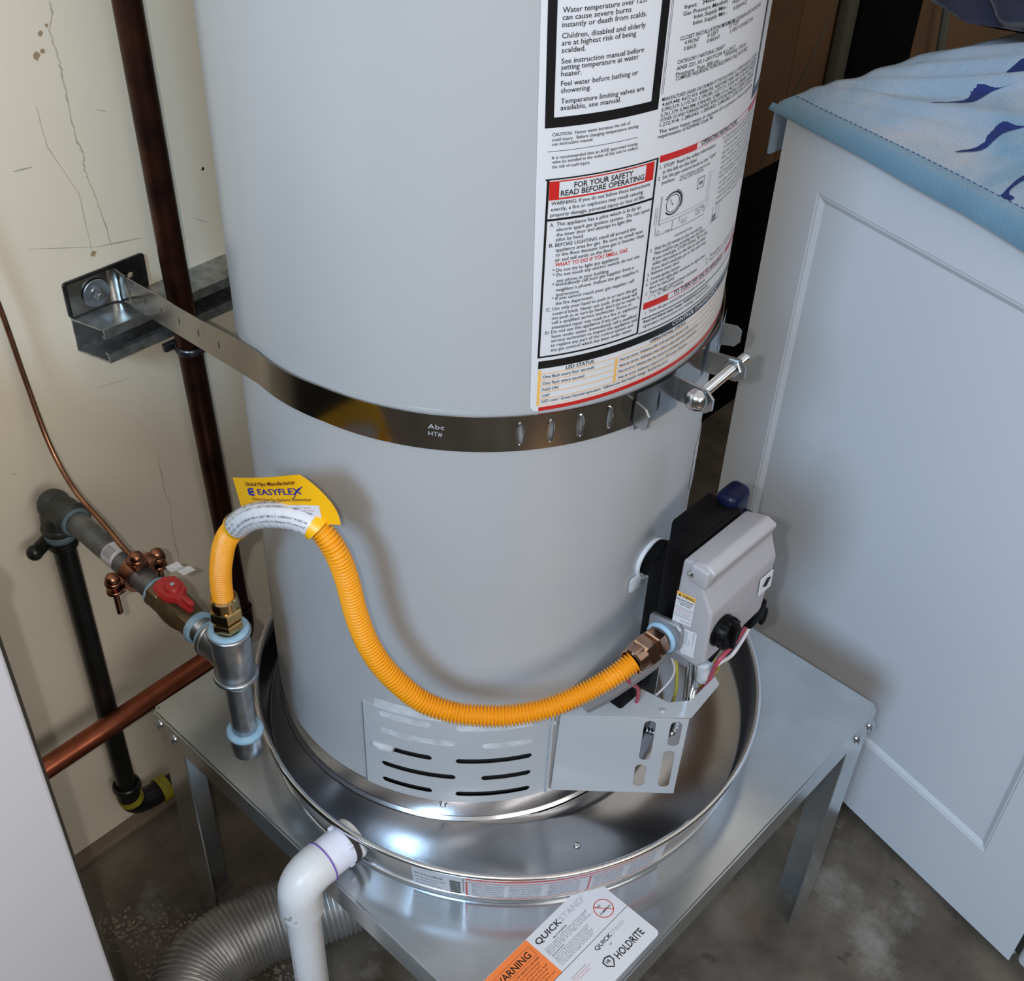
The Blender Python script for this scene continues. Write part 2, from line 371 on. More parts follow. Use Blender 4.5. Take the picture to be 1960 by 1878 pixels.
def lettering(lines, fmap, name, parent, mats, res=2, minw=None):
    """lines: (text, x0, y, x1, capheight, bold, inkkey); fmap(x,y,x0) -> 3D point. One mesh per ink."""
    objs = []
    for ln in lines:
        c = bpy.data.curves.new('t', 'FONT'); c.body = ln[0]; c.size = 1; c.resolution_u = res
        c.offset = 0.013 if ln[5] else 0.004
        o = bpy.data.objects.new('t', c); COL.objects.link(o); objs.append(o)
    dg = bpy.context.evaluated_depsgraph_get(); dg.update()
    acc = {}
    for ln, o in zip(lines, objs):
        me = bpy.data.meshes.new_from_object(o.evaluated_get(dg))
        xs = [v.co.x for v in me.vertices]
        if not xs: continue
        xa, xb = min(xs), max(xs); sx = (ln[3]-ln[1])/max(1e-6, xb-xa); sy = ln[4]/0.70
        vs, fs = acc.setdefault(ln[6], ([], [])); k = len(vs)
        slant = 0.0
        for v in me.vertices:
            vs.append(fmap(ln[1]+(v.co.x-xa)*sx, ln[2]+v.co.y*sy, ln[1]))
        for p in me.polygons: fs.append([k+i for i in p.vertices])
        bpy.data.meshes.remove(me)
    for o in objs: bpy.data.objects.remove(o)
    out = []
    for ink, (vs, fs) in acc.items():
        me = bpy.data.meshes.new(name); me.from_pydata([tuple(v) for v in vs], [], fs); me.materials.append(M[mats[ink]])
        o = link(name, me, parent); o['kind'] = 'stuff'; out.append(o)
    return out
def patches(rects, fmap, name, m, parent, step=.006):
    """printed rectangles (x0,x1,y0,y1) cut into strips so that they follow a curved face"""
    vs, fs = [], []
    for (x0, x1, y0, y1) in rects:
        xs = frange(x0, x1, step) if abs(x1-x0) > step else [x0, x1]
        k = len(vs)
        for x in xs: vs += [tuple(fmap(x, y0, x)), tuple(fmap(x, y1, x))]
        for i in range(len(xs)-1): fs.append((k+2*i, k+2*i+2, k+2*i+3, k+2*i+1))
    me = bpy.data.meshes.new(name); me.from_pydata(vs, [], fs); me.materials.append(M[m]); o = link(name, me, parent)
    if len(rects) > 2 and abs(rects[0][2]-rects[1][2]) != .0105: o['kind'] = 'stuff'
    return o
def screw(p, axis, r, parent, m='zinc', name='screw', h=None, seg=6):
    bm = nb(); a = Vector(axis).normalized(); p = Vector(p); h = h or r*.9
    cyl(bm, p, p+a*h*.25, r*1.45, seg=20); cyl(bm, p+a*h*.25, p+a*h, r, seg=seg, ch=r*.15)
    return finish(bm, name, m, parent, 30)
H = 0.4457            # top of the metal stand
XW = -0.419           # plane of the left wall
# ---------------------------------------------------------------- setting
bm = nb(); bx(bm, XW-.3, 4.0, -3.2, 3.4, -.06, 0); struct(finish(bm, 'floor', 'floor', smooth=0))
bm = nb(); bx(bm, XW-.08, XW, -3.2, .62, 0, 2.5); wall = struct(finish(bm, 'wall_left', 'plaster', smooth=0))
bm = nb(); bx(bm, XW, 4.08, -3.28, -3.2, 0, 2.4); struct(finish(bm, 'wall_front', 'roompaint', smooth=0))
bm = nb(); bx(bm, 4.0, 4.08, -3.2, 3.4, 0, 2.4); struct(finish(bm, 'wall_right', 'roompaint', smooth=0))
bm = nb(); bx(bm, XW-.08, 4.08, 3.4, 3.48, 0, 2.5); struct(finish(bm, 'wall_back', 'roompaint', smooth=0))
# low concrete footing that shows below the plaster, with spilled white powder on the floor beside it
bm = nb(); bx(bm, XW, XW+.022, -1.2, .6, 0, .012, .003); struct(finish(bm, 'trim_1', 'footing', smooth=0))
def wallstrip(pts, w, name, m, d=.0006):
    b = nb(); vs = []
    for i, (y, z) in enumerate(pts):
        a = Vector(pts[max(i-1, 0)]); c = Vector(pts[min(i+1, len(pts)-1)]); t = (c-a).normalized(); n = Vector((-t.y, t.x))
        k = w*(.35+.65*random.random()) if 0 < i < len(pts)-1 else w*.3
        vs.append((b.verts.new((XW+.0001, y-n.x*k, z-n.y*k)), b.verts.new((XW+d, y, z)), b.verts.new((XW+.0001, y+n.x*k, z+n.y*k))))
    for A, B in zip(vs[:-1], vs[1:]):
        b.faces.new((A[0], B[0], B[1], A[1])); b.faces.new((A[1], B[1], B[2], A[2]))
    return finish(b, name, m, wall, 0)
def jag(pts, n=5, a=.0012):
    out = []
    for (p, q) in zip(pts[:-1], pts[1:]):
        for k in range(n): out.append((p[0]+(q[0]-p[0])*k/n+random.uniform(-a, a), p[1]+(q[1]-p[1])*k/n))
    return out+[pts[-1]]
wallstrip(jag([(-.1677, 1.1959), (-.1674, 1.1831), (-.1736, 1.1691), (-.1728, 1.1546), (-.1709, 1.1369), (-.17, 1.1177), (-.1706, 1.0915), (-.1696, 1.0714), (-.1696, 1.054), (-.1649, 1.0393), (-.1674, 1.0237), (-.1649, 1.0092), (-.1607, .983), (-.1572, .9596), (-.154, .9257)]), .0011, 'crack', 'crack')
wallstrip(jag([(-.1451, .6248), (-.1469, .5739), (-.1415, .5439), (-.1449, .4999), (-.1446, .452), (-.1482, .4149), (-.1503, .3654)]), .0007, 'crack', 'crack')
wallstrip(jag([(-.205, 1.10), (-.2027, 1.0568), (-.1788, .9969), (-.1784, .9299)], 4, .0005), .0005, 'crack', 'crack')
for a, b, w in [((-.2477, .9569), (-.1716, .9307), .0006), ((-.1716, .9307), (-.1141, .921), .001), ((-.0433, .92), (-.0271, .9091), .0008), ((-.2434, 1.0428), (-.2229, 1.0414), .0016), ((-.1407, 1.0789), (-.1291, 1.0735), .0007), ((-.205, .758), (-.165, .752), .0009), ((-.33, .7), (-.325, .694), .001)]:
    wallstrip([a, ((a[0]+b[0])/2, (a[1]+b[1])/2), b], w, 'pencil_mark', 'pencil', .0002)
for y, z, r, m in [(-.1933, 1.1478, .0042, 'chip'), (-.1843, 1.1677, .0032, 'chip'), (-.1853, 1.151, .0028, 'chip'), (-.176, 1.1735, .002, 'chip'), (-.0226, .9751, .0022, 'ink'), (-.1765, .9245, .004, 'chip')]:
    b = nb(); n = 9; q = [b.verts.new((XW+.0002, y+r*random.uniform(.6, 1.2)*math.cos(2*PI*k/n), z+r*random.uniform(.6, 1.2)*math.sin(2*PI*k/n))) for k in range(n)]
    b.faces.new(q); finish(b, 'plaster_chip' if m == 'chip' else 'screw_hole', m, wall, 0)
# brown boards beyond the painted stretch of the same wall
bm = nb(); bx(bm, XW-.08, XW-.012, .62, 3.4, 0, 2.5); wr = struct(finish(bm, 'wall_rear', 'kraft', smooth=0))
for y0, y1 in [(.622, 1.055), (1.058, 1.272), (1.275, 1.402), (1.69, 1.80), (1.803, 2.35), (2.353, 3.3)]:
    b = nb(); bx(b, XW-.012, XW, y0, y1, .004, 2.49, .0012, 1); finish(b, 'panel', 'kraft', wr, 0)
b = nb(); bx(b, XW-.012, XW+.003, .63, 1.40, 0, .575, .001, 1); finish(b, 'gap_shade_sheet', 'board_shade_black', wr, 0)  # black sheet painting in the deep shade of the gap behind the heater
# creases of the brown paper facing
b = nb(); tube(b, [(XW+.001, 1.402, .87), (XW+.002, 1.32, .74), (XW+.001, 1.225, .60), (XW+.001, 1.19, .52)], .0016, 6); finish(b, 'crease', 'greyedge', wr)
t = thing('board', 'tall black board with grey edge against the brown wall behind the towel', 'board', (XW+.02, 1.56, 0))
b = nb(); bx(b, XW+.002, XW+.03, 1.445, 1.70, 0.0, 1.75, .002); finish(b, 'face_panel', 'board_shade_black', t)
b = nb(); bx(b, XW+.002, XW+.022, 1.405, 1.444, 0.0, 1.75, .002); finish(b, 'edge_strip', 'greyedge', t)
b = nb(); tube(b, [(XW+.060, 1.93, 0), (XW+.036, 1.80, .80), (XW+.014, 1.735, 1.25)], .010, 8)
tag(finish(b, 'stick', 'greyedge'), 'thin dark stick leaning on the brown wall right of the black board', 'stick')

fo = bpy.data.objects['floor']; b = nb(); rs = random.Random(5)
for k in range(1100):
    u = rs.random(); ax_, ay_ = (-.31+.24*u, -.45+.22*u) if k % 3 else (-.20+.14*u, -.43+.14*u)
    x = ax_+rs.gauss(0, .014); y = ay_+rs.gauss(0, .014); r = rs.uniform(.0006, .0030)
    b.faces.new([b.verts.new((x+r*rs.uniform(.5, 1.3)*math.cos(2*PI*j/7), y+r*rs.uniform(.5, 1.3)*math.sin(2*PI*j/7), .0004+k*4e-7)) for j in range(7)])
pw = finish(b, 'powder_spill', 'powder', fo, 0); pw['kind'] = 'stuff'
# ---------------------------------------------------------------- metal stand
t = thing('appliance_stand', 'square galvanised metal stand under the water heater and its drain pan', 'stand', (.0926, -.0073, 0))
SX0, SX1, SY0, SY1 = -.2221, .4073, -.323, .3084
b = nb(); bx(b, SX0, SX1, SY0, SY1, H-.038, H-.0004)
bmesh.ops.delete(b, geom=[f for f in b.faces if f.calc_center_median().z < H-.037], context='FACES')
ve = [e for e in b.edges if abs(e.verts[0].co.z-e.verts[1].co.z) > .01]
bmesh.ops.bevel(b, geom=ve, offset=.006, segments=4, affect='EDGES')
te = [e for e in b.edges if all(v.co.z > H-.002 for v in e.verts) and len(e.link_faces) == 2 and e.calc_face_angle(0) > .5]
bmesh.ops.bevel(b, geom=te, offset=.0025, segments=3, affect='EDGES')
top = finish(b, 'stand_top', 'galv', t); solid(top, .0014, -1, (0, 0, 1))
for sx, sy in ((0, 0), (1, 0), (0, 1), (1, 1)):
    x = SX1-.0032 if sx else SX0+.0032; y = SY1-.0032 if sy else SY0+.0032; dx = -1 if sx else 1; dy = -1 if sy else 1
    w = .048; th = .0022
    prof = [(x, y), (x+dx*w, y), (x+dx*w, y+dy*th), (x+dx*th, y+dy*th), (x+dx*th, y+dy*w), (x, y+dy*w)]
    b = nb(); lo = [b.verts.new((px, py, 0)) for px, py in prof]; hi = [b.verts.new((px, py, H-.003)) for px, py in prof]
    for i in range(6): b.faces.new((lo[i], lo[(i+1) % 6], hi[(i+1) % 6], hi[i]))
    b.faces.new(lo[::-1]); b.faces.new(hi); finish(b, 'leg', 'galv', t, 0)
for p_, a_ in [((SX1, .300, .414), (1, 0, 0)), ((SX1, .268, .417), (1, 0, 0)), ((SX1, -.296, .417), (1, 0, 0)), ((SX0+.014, SY0, .428), (0, -1, 0)), ((SX0+.042, SY0, .424), (0, -1, 0)), ((SX1-.03, SY0, .42), (0, -1, 0)), ((SX1-.012, SY1, .42), (0, 1, 0))]:
    screw(p_, a_, .0048, t, 'zinc', 'bolt')
# sticker on the stand: x along +Y, y along -X
def stf(x, y, _=0, h=.0006): return Vector((-y, x, H+h))
c2 = [(-.300, -.401), (-.126, -.401), (-.126, -.3065), (-.300, -.3065)]
bm_ = plate([rrect(-.318, -.126, -.401, -.3065, .005)], .0006, basis((0, 0, H+.0002), (0, 1, 0), (-1, 0, 0)))
stk = finish(bm_, 'sticker', 'white', t, 0); stk['label'] = 'white and orange warning sticker'
patches([(-.316, -.2298, -.3569, -.3068)], lambda x, y, q: stf(x, y, 0, .00062), 'orange_field', 'orange', stk, 1)
patches([(-.318, -.1262, -.35725, -.35675)], lambda x, y, q: stf(x, y, 0, .0007), 'rule', 'ink', stk, 1)
fr = [(-.314, -.2335, -.3136, -.3133), (-.314, -.2335, -.3257, -.3254), (-.2338, -.2335, -.3257, -.3133)]
patches(fr, lambda x, y, q: stf(x, y, 0, .0007), 'warning_frame', 'ink', stk, 1)
QL = [('QUICK', -.2254, -.3205, -.1885, .0068, 1, 'k'), ('STAND', -.1882, -.3205, -.1535, .0068, 0, 'l'), ('QUICK', -.1882, -.3675, -.1635, .0046, 1, 'k'), ('STAND', -.1632, -.3675, -.1425, .0046, 0, 'l'), ('HOLDRITE', -.1790, -.3895, -.1374, .0082, 1, 'k'),
      ('WARNING', -.2885, -.3235, -.2386, .0076, 1, 'k'), ('TM', -.1532, -.3150, -.1515, .0018, 0, 'l'), ('18"', -.1735, -.3735, -.1695, .0024, 0, 'g'), ('MULTI-PURPOSE', -.2080, -.3266, -.1880, .0017, 1, 'k'), ('NO', -.1497, -.3370, -.1457, .0022, 1, 'k'), ('FLAMMABLES', -.1540, -.3445, -.1385, .0022, 1, 'k'), ('HR', -.1912, -.3848, -.1858, .0042, 1, 'k'), ('INSTALLATION NOTES:', -.2240, -.3390, -.2060, .0014, 1, 'k')]
for i in range(4): QL.append((['Water heater stand made of heavy gauge', 'galvanized steel, holds the load of a', 'full tank when it is fixed on a level', 'floor with all of its legs and screws'][i], -.2248, -.3294-.0022*i, -.160-.003*(i % 3), .0015, 0, 'g'))
for i in range(6): QL.append((['Set all four legs on firm and level ground and', 'tighten each screw before the tank is loaded,', 'keep the space below it free at all times', 'and do not stand or climb on the top plate', 'or move the stand once the heater is placed', 'see the sheet for weight and tank sizes'][i], -.2248, -.3414-.0022*i, -.172-.002*(i % 3), .0014, 0, 'g'))
for i in range(3): QL.append((['Do not exceed the rated load', 'Never store gasoline or paint', 'near to any gas appliance'][i], -.2288, -.3690-.0028*i, -.207+.003*(i % 2), .0015, 0, 'p' if i else 'g'))
for i in range(7): QL.append((['RISK OF INJURY OR FIRE', 'Failure to follow the steps', 'given here can lead to harm', 'Strap the tank to the wall', 'Check the stand is level', 'Keep children away from it', 'Read the sheet before use'][i], -.276, -.3300-.0036*i, -.2345-.003*(i % 3), .0018, 1 if i == 0 else 0, 'k'))
lettering(QL, lambda x, y, q: stf(x, y, 0, .00075), 'lettering', stk, {'k': 'ink', 'l': 'lightink', 'g': 'greyink', 'p': 'pinkink'})
b = nb(); ring(b, stf(-.1461, -.3411, 0, .0007), (0, 0, 1), .0105, .00045, 40, 6, .3); cyl(b, stf(-.1395, -.3490, 0, .0007), stf(-.1527, -.3332, 0, .0007), .0004, seg=6); finish(b, 'ban_symbol', 'redink', stk)
sh = [(-.1945, -.3795), (-.1885, -.3772), (-.1825, -.3795), (-.1825, -.3855), (-.1885, -.3915), (-.1945, -.3855)]
shi = [(.1*0+-.1885+(a+.1885)*.8, -.3840+(c+.3840)*.8) for a, c in sh]
finish(plate([sh, shi], .0002, basis((0, 0, H+.0008), (0, 1, 0), (-1, 0, 0))), 'shield_emblem', 'ink', stk, 0)

# ---------------------------------------------------------------- drain pan
PC = (.0632, .0005); RP = .3021; RB = .2895; HP = .0598
t = thing('drain_pan', 'round shallow aluminium drain pan on the stand, the heater standing in it', 'drain pan', (PC[0], PC[1], H))
b = nb()
prof = [(0, .0008), (RB-.003, .0008), (RB, .0016), (RB+.0012, .005), (RP-.003, HP-.003), (RP-.0045, HP-.003), (RB-.0006, .0062), (RB-.004, .0026), (.20, .0026), (.198, .0034), (.186, .0034), (.184, .0026), (0, .0026)]
lathe(b, prof, (PC[0], PC[1], H), seg=128); finish(b, 'pan_body', 'alu', t, 50)
b = nb(); ring(b, (PC[0], PC[1], H+HP-.003), (0, 0, 1), RP-.0025, .0036, 128, 12); finish(b, 'rolled_rim', 'alurim', t)
b = nb(); ring(b, (PC[0], PC[1], H+.0022), (0, 0, 1), RB+.0006, .0018, 128, 8); finish(b, 'base_bead', 'alurim', t)
b = nb(); ball(b, (.2719, -.1088, H+.003), .0042, 12, (1, 1, .5)); finish(b, 'rivet', 'alurim', t)
# paper labels on the slanting outside wall of the pan: x = arc length, y = height
def panf(x, y, q=0, d=.0011):
    a = x/.296; f = (y-.005)/(HP-.008); r = RB+.0012+(RP-.003-RB-.0012)*f+d
    return Vector((PC[0]+r*math.cos(a), PC[1]+r*math.sin(a), H+y))
def pu(deg): return R(deg)*.296
lb = patches([(pu(-66.5), pu(-55.8), y, y+.0105) for y in (.008, .0185, .029, .0395)], lambda x, y, q: panf(x, y, q, .0007), 'paper_label', 'dullwhite', t)
lb['label'] = 'white paper label with a bar code'
patches([(pu(-58.5+k*.0), pu(-56.3), .010+.0042*k, .0125+.0042*k) for k in range(7)], panf, 'bar_code', 'ink', lb)
lettering([('PAN 24 IN ALUMINUM', pu(-66), .034, pu(-60), .004, 1, 'g'), ('INSTALL PER LOCAL CODE', pu(-66), .026, pu(-59.5), .003, 0, 'g'), ('NOT FOR STORAGE', pu(-66), .019, pu(-61), .003, 0, 'g'), ('DRAIN OUTLET 1 IN', pu(-66), .012, pu(-60.5), .003, 0, 'g')], lambda x, y, q: panf(x, y, q), 'lettering', lb, {'g': 'greyink'})
lb = patches([(pu(-55.6), pu(-12), y, y+.0105) for y in (.008, .0185, .029, .0395)], lambda x, y, q: panf(x, y, q, .0007), 'paper_label', 'dullwhite', t)
lb['label'] = 'wide paper warning label with a red border'
patches([(pu(-55.2), pu(-54.9), .009, .0413), (pu(-55.2), pu(-12.4), .0462, .0495), (pu(-55.2), pu(-12.4), .0405, .0413), (pu(-55.2), pu(-12.4), .0085, .0092), (pu(-30.0), pu(-29.7), .009, .041)], panf, 'red_border', 'redink', lb)
PT = []
for a0 in (-54, -46.5, -38.5, -29, -21):
    for k in range(6): PT.append((['IMPORTANT: this pan must be piped to', 'a safe drain. Check it at times for', 'any water and find where it is from.', 'Water in the pan may mean a leak in', 'the tank or pipe work above, so call', 'a plumber at once and close the feed.'][(k+int(-a0)) % 6], pu(a0), .0345-.0046*k, pu(a0+6.6), .0028, 0, 'g'))
lettering(PT, lambda x, y, q: panf(x, y, q), 'lettering', lb, {'g': 'greyink'})

# ---------------------------------------------------------------- water heater
t = wh = thing('water_heater', 'tall pale grey cylindrical gas water heater standing in the drain pan', 'water heater', (0, 0, H+.003))
ZB = .4832; RT = .235
A0, A1 = -74.45, -25.2
def tf(r): return lambda s, z: Vector((r*math.cos(R(s)), r*math.sin(R(s)), z))
AN = frange(A0, A1, 2.0)+frange(A1, A0+360, 3.0)[1:]
b = nb(); colstrip(b, frange(A1, A0+360, 3.0), [], lambda s: ZB, lambda s: .6150, tf(RT))
# above the burner panel the jacket is one unbroken cylinder
colstrip(b, AN, [], lambda s: .6150, lambda s: 1.93, tf(RT))
bmesh.ops.remove_doubles(b, verts=b.verts, dist=1e-6)
finish(b, 'jacket', 'tank', t, 40)
b = nb(); lathe(b, [(.2355, 1.925), (.2368, 1.928), (.2368, 1.938), (.22, 1.95), (0, 1.957)], (0, 0, 0), seg=96); finish(b, 'top_cap', 'tank', t)
b = nb(); lathe(b, [(.228, 1.9), (.228, .486)], (0, 0, 0), seg=64); finish(b, 'inner_shell', 'dark', t)
b = nb(); colstrip(b, frange(-71, -28, 1.5), [], lambda s: .566 if s > -66 else .552, lambda s: .63, tf(.2354)); finish(b, 'insulation', 'insul', t)
b = nb(); bx(b, -.006, .006, -.012, .012, -.004, .004, .002); b.transform(Matrix.Translation((.2335*math.cos(R(-69)), .2335*math.sin(R(-69)), .553)) @ Matrix.Rotation(R(-69), 4, 'Z')); finish(b, 'insulation', 'insul', t)
DEG = PI/180*.2364
rows = []
def sl(a0, a1, z, h=.0043): rows.append((a0, a1, z, h))
for i, z in enumerate((.6118, .5834, .5556, .5268, .4992)):
    sl(-69.6, -55.7 if i % 2 == 0 else -49.5, z-.0012); sl(-49.5 if i % 2 == 0 else -42.8, -29.6, z-.0045 if i < 2 else z-.0022)
rows = [(a, c, min(z, .6085), h) for a, c, z, h in rows]
b = nb(); colstrip(b, frange(A0, A1, 1.0), rows, lambda s: ZB-.001, lambda s: .6165, tf(.2362), fine=DEG)
solid(finish(b, 'burner_panel', 'panel', t, 40), .0010)
b = nb()
for a in (A1+.25,):
    bx(b, .2352, .2402, -.0014, .0014, ZB, .613); b.transform(Matrix.Rotation(R(a), 4, 'Z'))
finish(b, 'panel_flange', 'panel', t, 0)
b = nb(); bx(b, .2354, .2366, -.0006, .0006, ZB, .6155); b.transform(Matrix.Rotation(R(A0), 4, 'Z')); finish(b, 'panel_seam', 'greyink', t, 0)
# aluminium base ring under the jacket, with its screw
b = nb(); lathe(b, [(.2325, .034), (.2345, .032), (.2345, .004), (.2375, .001), (.2375, 0), (.2, 0)], (0, 0, H+.0035), seg=96); finish(b, 'base_ring', 'alu', t)
screw((.2345*math.cos(R(-52.8)), .2345*math.sin(R(-52.8)), .4735), (math.cos(R(-52.8)), math.sin(R(-52.8)), 0), .0034, t)
b = nb()
for a in (130, 215, -118): bx(b, -.02, .02, -.02, .02, -.0005, .003)
b.free()
# bits of the burner seen through the slots
b = nb(); lathe(b, [(.05, 0), (.10, .004), (.11, .02), (.05, .03)], (.05, -.04, .515), seg=24); finish(b, 'burner', 'galvold', t)
b = nb(); tube(b, spline([(.19, -.10, .548), (.18, -.115, .552), (.165, -.13, .549)], 6), .004, 8); finish(b, 'burner_tube', 'zinc', t)

# ---- rating and instruction label, x = arc length round the tank, y = height
LR = .2362
def lf(dr):
    def f(x, y, x0=None):
        k = lambda u: .033*min(max(u+.14, 0), .09)
        yy = y+(k(x)-k(x0) if x0 is not None else 0)
        a = x/LR-(max(0, yy-1.2)*.13)*max(0, 1-(x+.15)/.1 if x < -.05 else 0); r = RT+dr
        return Vector((r*math.cos(a), r*math.sin(a), yy))
    return f
b = nb()
def lo_(s): 
    d = s+.1452
    return 1.0097+.033*min(max(s+.14, 0), .09)+(.006-math.sqrt(max(0, .006**2-(.006-d)**2)) if d < .006 else 0)
f_ = lf(.0006); us = frange(-.1452, -.1392, .001)+frange(-.139, .34, .006)
colstrip(b, us, [], lo_, lambda s: 1.86, lambda s, z: f_(s, z)); lab = finish(b, 'instruction_label', 'white', t, 40); lab['label'] = 'large white printed label on the tank front'
def pr(rects, ink, name, tilt=True, d=.0009):
    o = pr_(rects, ink, name, tilt, d)
    if len(rects) > 1: o['kind'] = 'stuff'
    return o
def pr_(rects, ink, name, tilt, d):
    g = lf(d)
    def q(x, y, x0):
        return g(x, y+.033*(min(max(x+.14, 0), .09)-min(max(_x0+.14, 0), .09)) if tilt else y)
    out = []
    for r_ in rects:
        _x0 = r_[0]; 
        out.append(r_)
    vs, fs = [], []
    for r_ in rects:
        _x0 = r_[0]; xs = frange(r_[0], r_[1], .006) if r_[1]-r_[0] > .006 else [r_[0], r_[1]]; k = len(vs)
        for x in xs: vs += [tuple(q(x, r_[2], x)), tuple(q(x, r_[3], x))]
        for i in range(len(xs)-1): fs.append((k+2*i, k+2*i+2, k+2*i+3, k+2*i+1))
    me = bpy.data.meshes.new(name); me.from_pydata(vs, [], fs); me.materials.append(M[ink]); return link(name, me, lab)
blk = [(-.1452+.0012, -.1378, 1.2541, 1.86), (-.0632, -.0565, 1.2571, 1.86), (-.1440, -.0565, 1.2541, 1.2616),
       # safety box outline
       (-.1426, -.0505, 1.2146, 1.2158), (-.1414, -.1396, 1.0627, 1.2150), (-.0520, -.0503, 1.0655, 1.2185), (-.1410, -.0505, 1.0621, 1.0637), (-.1410, -.0510, 1.1822, 1.1840),
       # bar over the tables
       (-.1404, .34, 1.0517, 1.0590), (-.1418, -.0722, 1.2364, 1.2368)]
pr(blk, 'ink', 'black_print')
pr([(-.0536, -.0533, 1.2675, 1.86), (-.0571+.0022, -.0546, 1.2675, 1.86), (-.0477, .34, 1.0776, 1.0785), (-.0496, .34, 1.0642, 1.0652)], 'ink', 'black_print', False)
pr([(.0838, .0890, 1.2316, 1.86), (.0838, .34, 1.2240, 1.2316)], 'ink', 'black_print', False)
pr([(-.1396, -.1321, 1.1990, 1.2136), (-.0612, -.0538, 1.2016, 1.2164), (-.1396, -.0538, 1.2127, 1.2137), (-.1396, -.0538, 1.1989, 1.2003)], 'redink', 'red_print')
pr([(-.0489, -.0089, 1.2140, 1.2195), (-.0089, .08, 1.2190, 1.2195), (-.0089, .08, 1.2145, 1.2149), (.08, .34, 1.2140, 1.2195), (-.0478, -.0200, 1.0868, 1.0929), (-.0200, .08, 1.0924, 1.0930), (-.0200, .08, 1.0868, 1.0874), (.08, .34, 1.0868, 1.0930)], 'redink', 'red_print', False)
pr([(-.1381, .34, 1.0098, 1.0136)], 'redink', 'red_print')
pr([(-.1400, -.1376, 1.0150, 1.0505), (-.0711, -.0687, 1.0232, 1.0472)], 'amber', 'amber_print')
pr([(-.1376, .34, z, z+.0012) for z in (1.0458, 1.0396, 1.0338, 1.0275)]+[(-.1376, .34, 1.0213, 1.0225), (-.1376, .34, 1.0150, 1.0160)], 'peach', 'peach_print')
# drawing of the gas control
DR = [(-.0426, -.0422, 1.1610, 1.185), (-.0416, -.0412, 1.1600, 1.185), (-.0420, .013, 1.1611, 1.1615), (-.0400, .013, 1.1640, 1.1643), (.0143, .0146, 1.163, 1.189), (.0174, .0177, 1.157, 1.189),
      (-.0013, .008, 1.1872, 1.1880), (-.0013, .008, 1.1785, 1.1792), (-.0013, -.0006, 1.1785, 1.188), (.0074, .008, 1.1785, 1.188), (.0012, .0056, 1.1815, 1.1845),
      (-.0445, .0150, 1.1520, 1.1525), (-.0450, -.0445, 1.1525, 1.1600), (-.0270, -.0264, 1.1525, 1.1610), (-.0190, -.0186, 1.1560, 1.1610), (-.0160, -.0100, 1.1545, 1.1549), (-.0160, -.0156, 1.1549, 1.159), (-.0104, -.0100, 1.1549, 1.159), (-.0140, -.0136, 1.1549, 1.158), (-.0122, -.0118, 1.1549, 1.158),
      (.0020, .0085, 1.1555, 1.1559), (.0020, .0024, 1.1559, 1.161), (.0081, .0085, 1.1559, 1.161), (.0045, .0055, 1.1562, 1.160), (-.0340, -.0285, 1.1530, 1.1538), (.0095, .0140, 1.1590, 1.1600),
      (-.0470, -.0466, 1.1615, 1.177), (-.0450, -.0446, 1.1615, 1.177), (-.0470, -.0446, 1.169, 1.1693), (.030, .0304, 1.14, 1.152), (.036, .0364, 1.14, 1.155), (.041, .0414, 1.14, 1.153), (.028, .042, 1.1385, 1.1392), (.0304, .036, 1.1392, 1.1445)]
pr(DR, 'greyink', 'control_drawing', False)
g = lf(.0009); c_ = (-.0290, 1.1760)
def annulus(r0, r1, ink, name, a0=0, a1=360, cx=c_[0], cy=c_[1]):
    vs, fs = [], []; n = 36
    for k in range(n+1):
        a = R(a0+(a1-a0)*k/n); vs += [tuple(g(cx+r0*math.cos(a), cy+r0*math.sin(a))), tuple(g(cx+r1*math.cos(a), cy+r1*math.sin(a)))]
        if k: fs.append((2*k-2, 2*k, 2*k+1, 2*k-1))
    me = bpy.data.meshes.new(name); me.from_pydata(vs, [], fs); me.materials.append(M[ink]); link(name, me, lab)
annulus(.0086, .0098, 'ink', 'dial_drawing', -140, 150); annulus(.0069, .0075, 'ink', 'dial_drawing'); annulus(.0098, .0112, 'greyink', 'dial_drawing', -30, 75)
annulus(.0013, .0017, 'greyink', 'dial_drawing', 0, 360, -.0418, 1.1545); annulus(.0013, .0017, 'greyink', 'dial_drawing', 0, 360, .0135, 1.1565); annulus(.004, .0044, 'greyink', 'arrow_drawing', 10, 160, -.0395, 1.0940)
pr([(-.0318, -.0312, 1.1765, 1.1800), (-.0300, -.0290, 1.1745, 1.1762)], 'ink', 'dial_pointer', False)
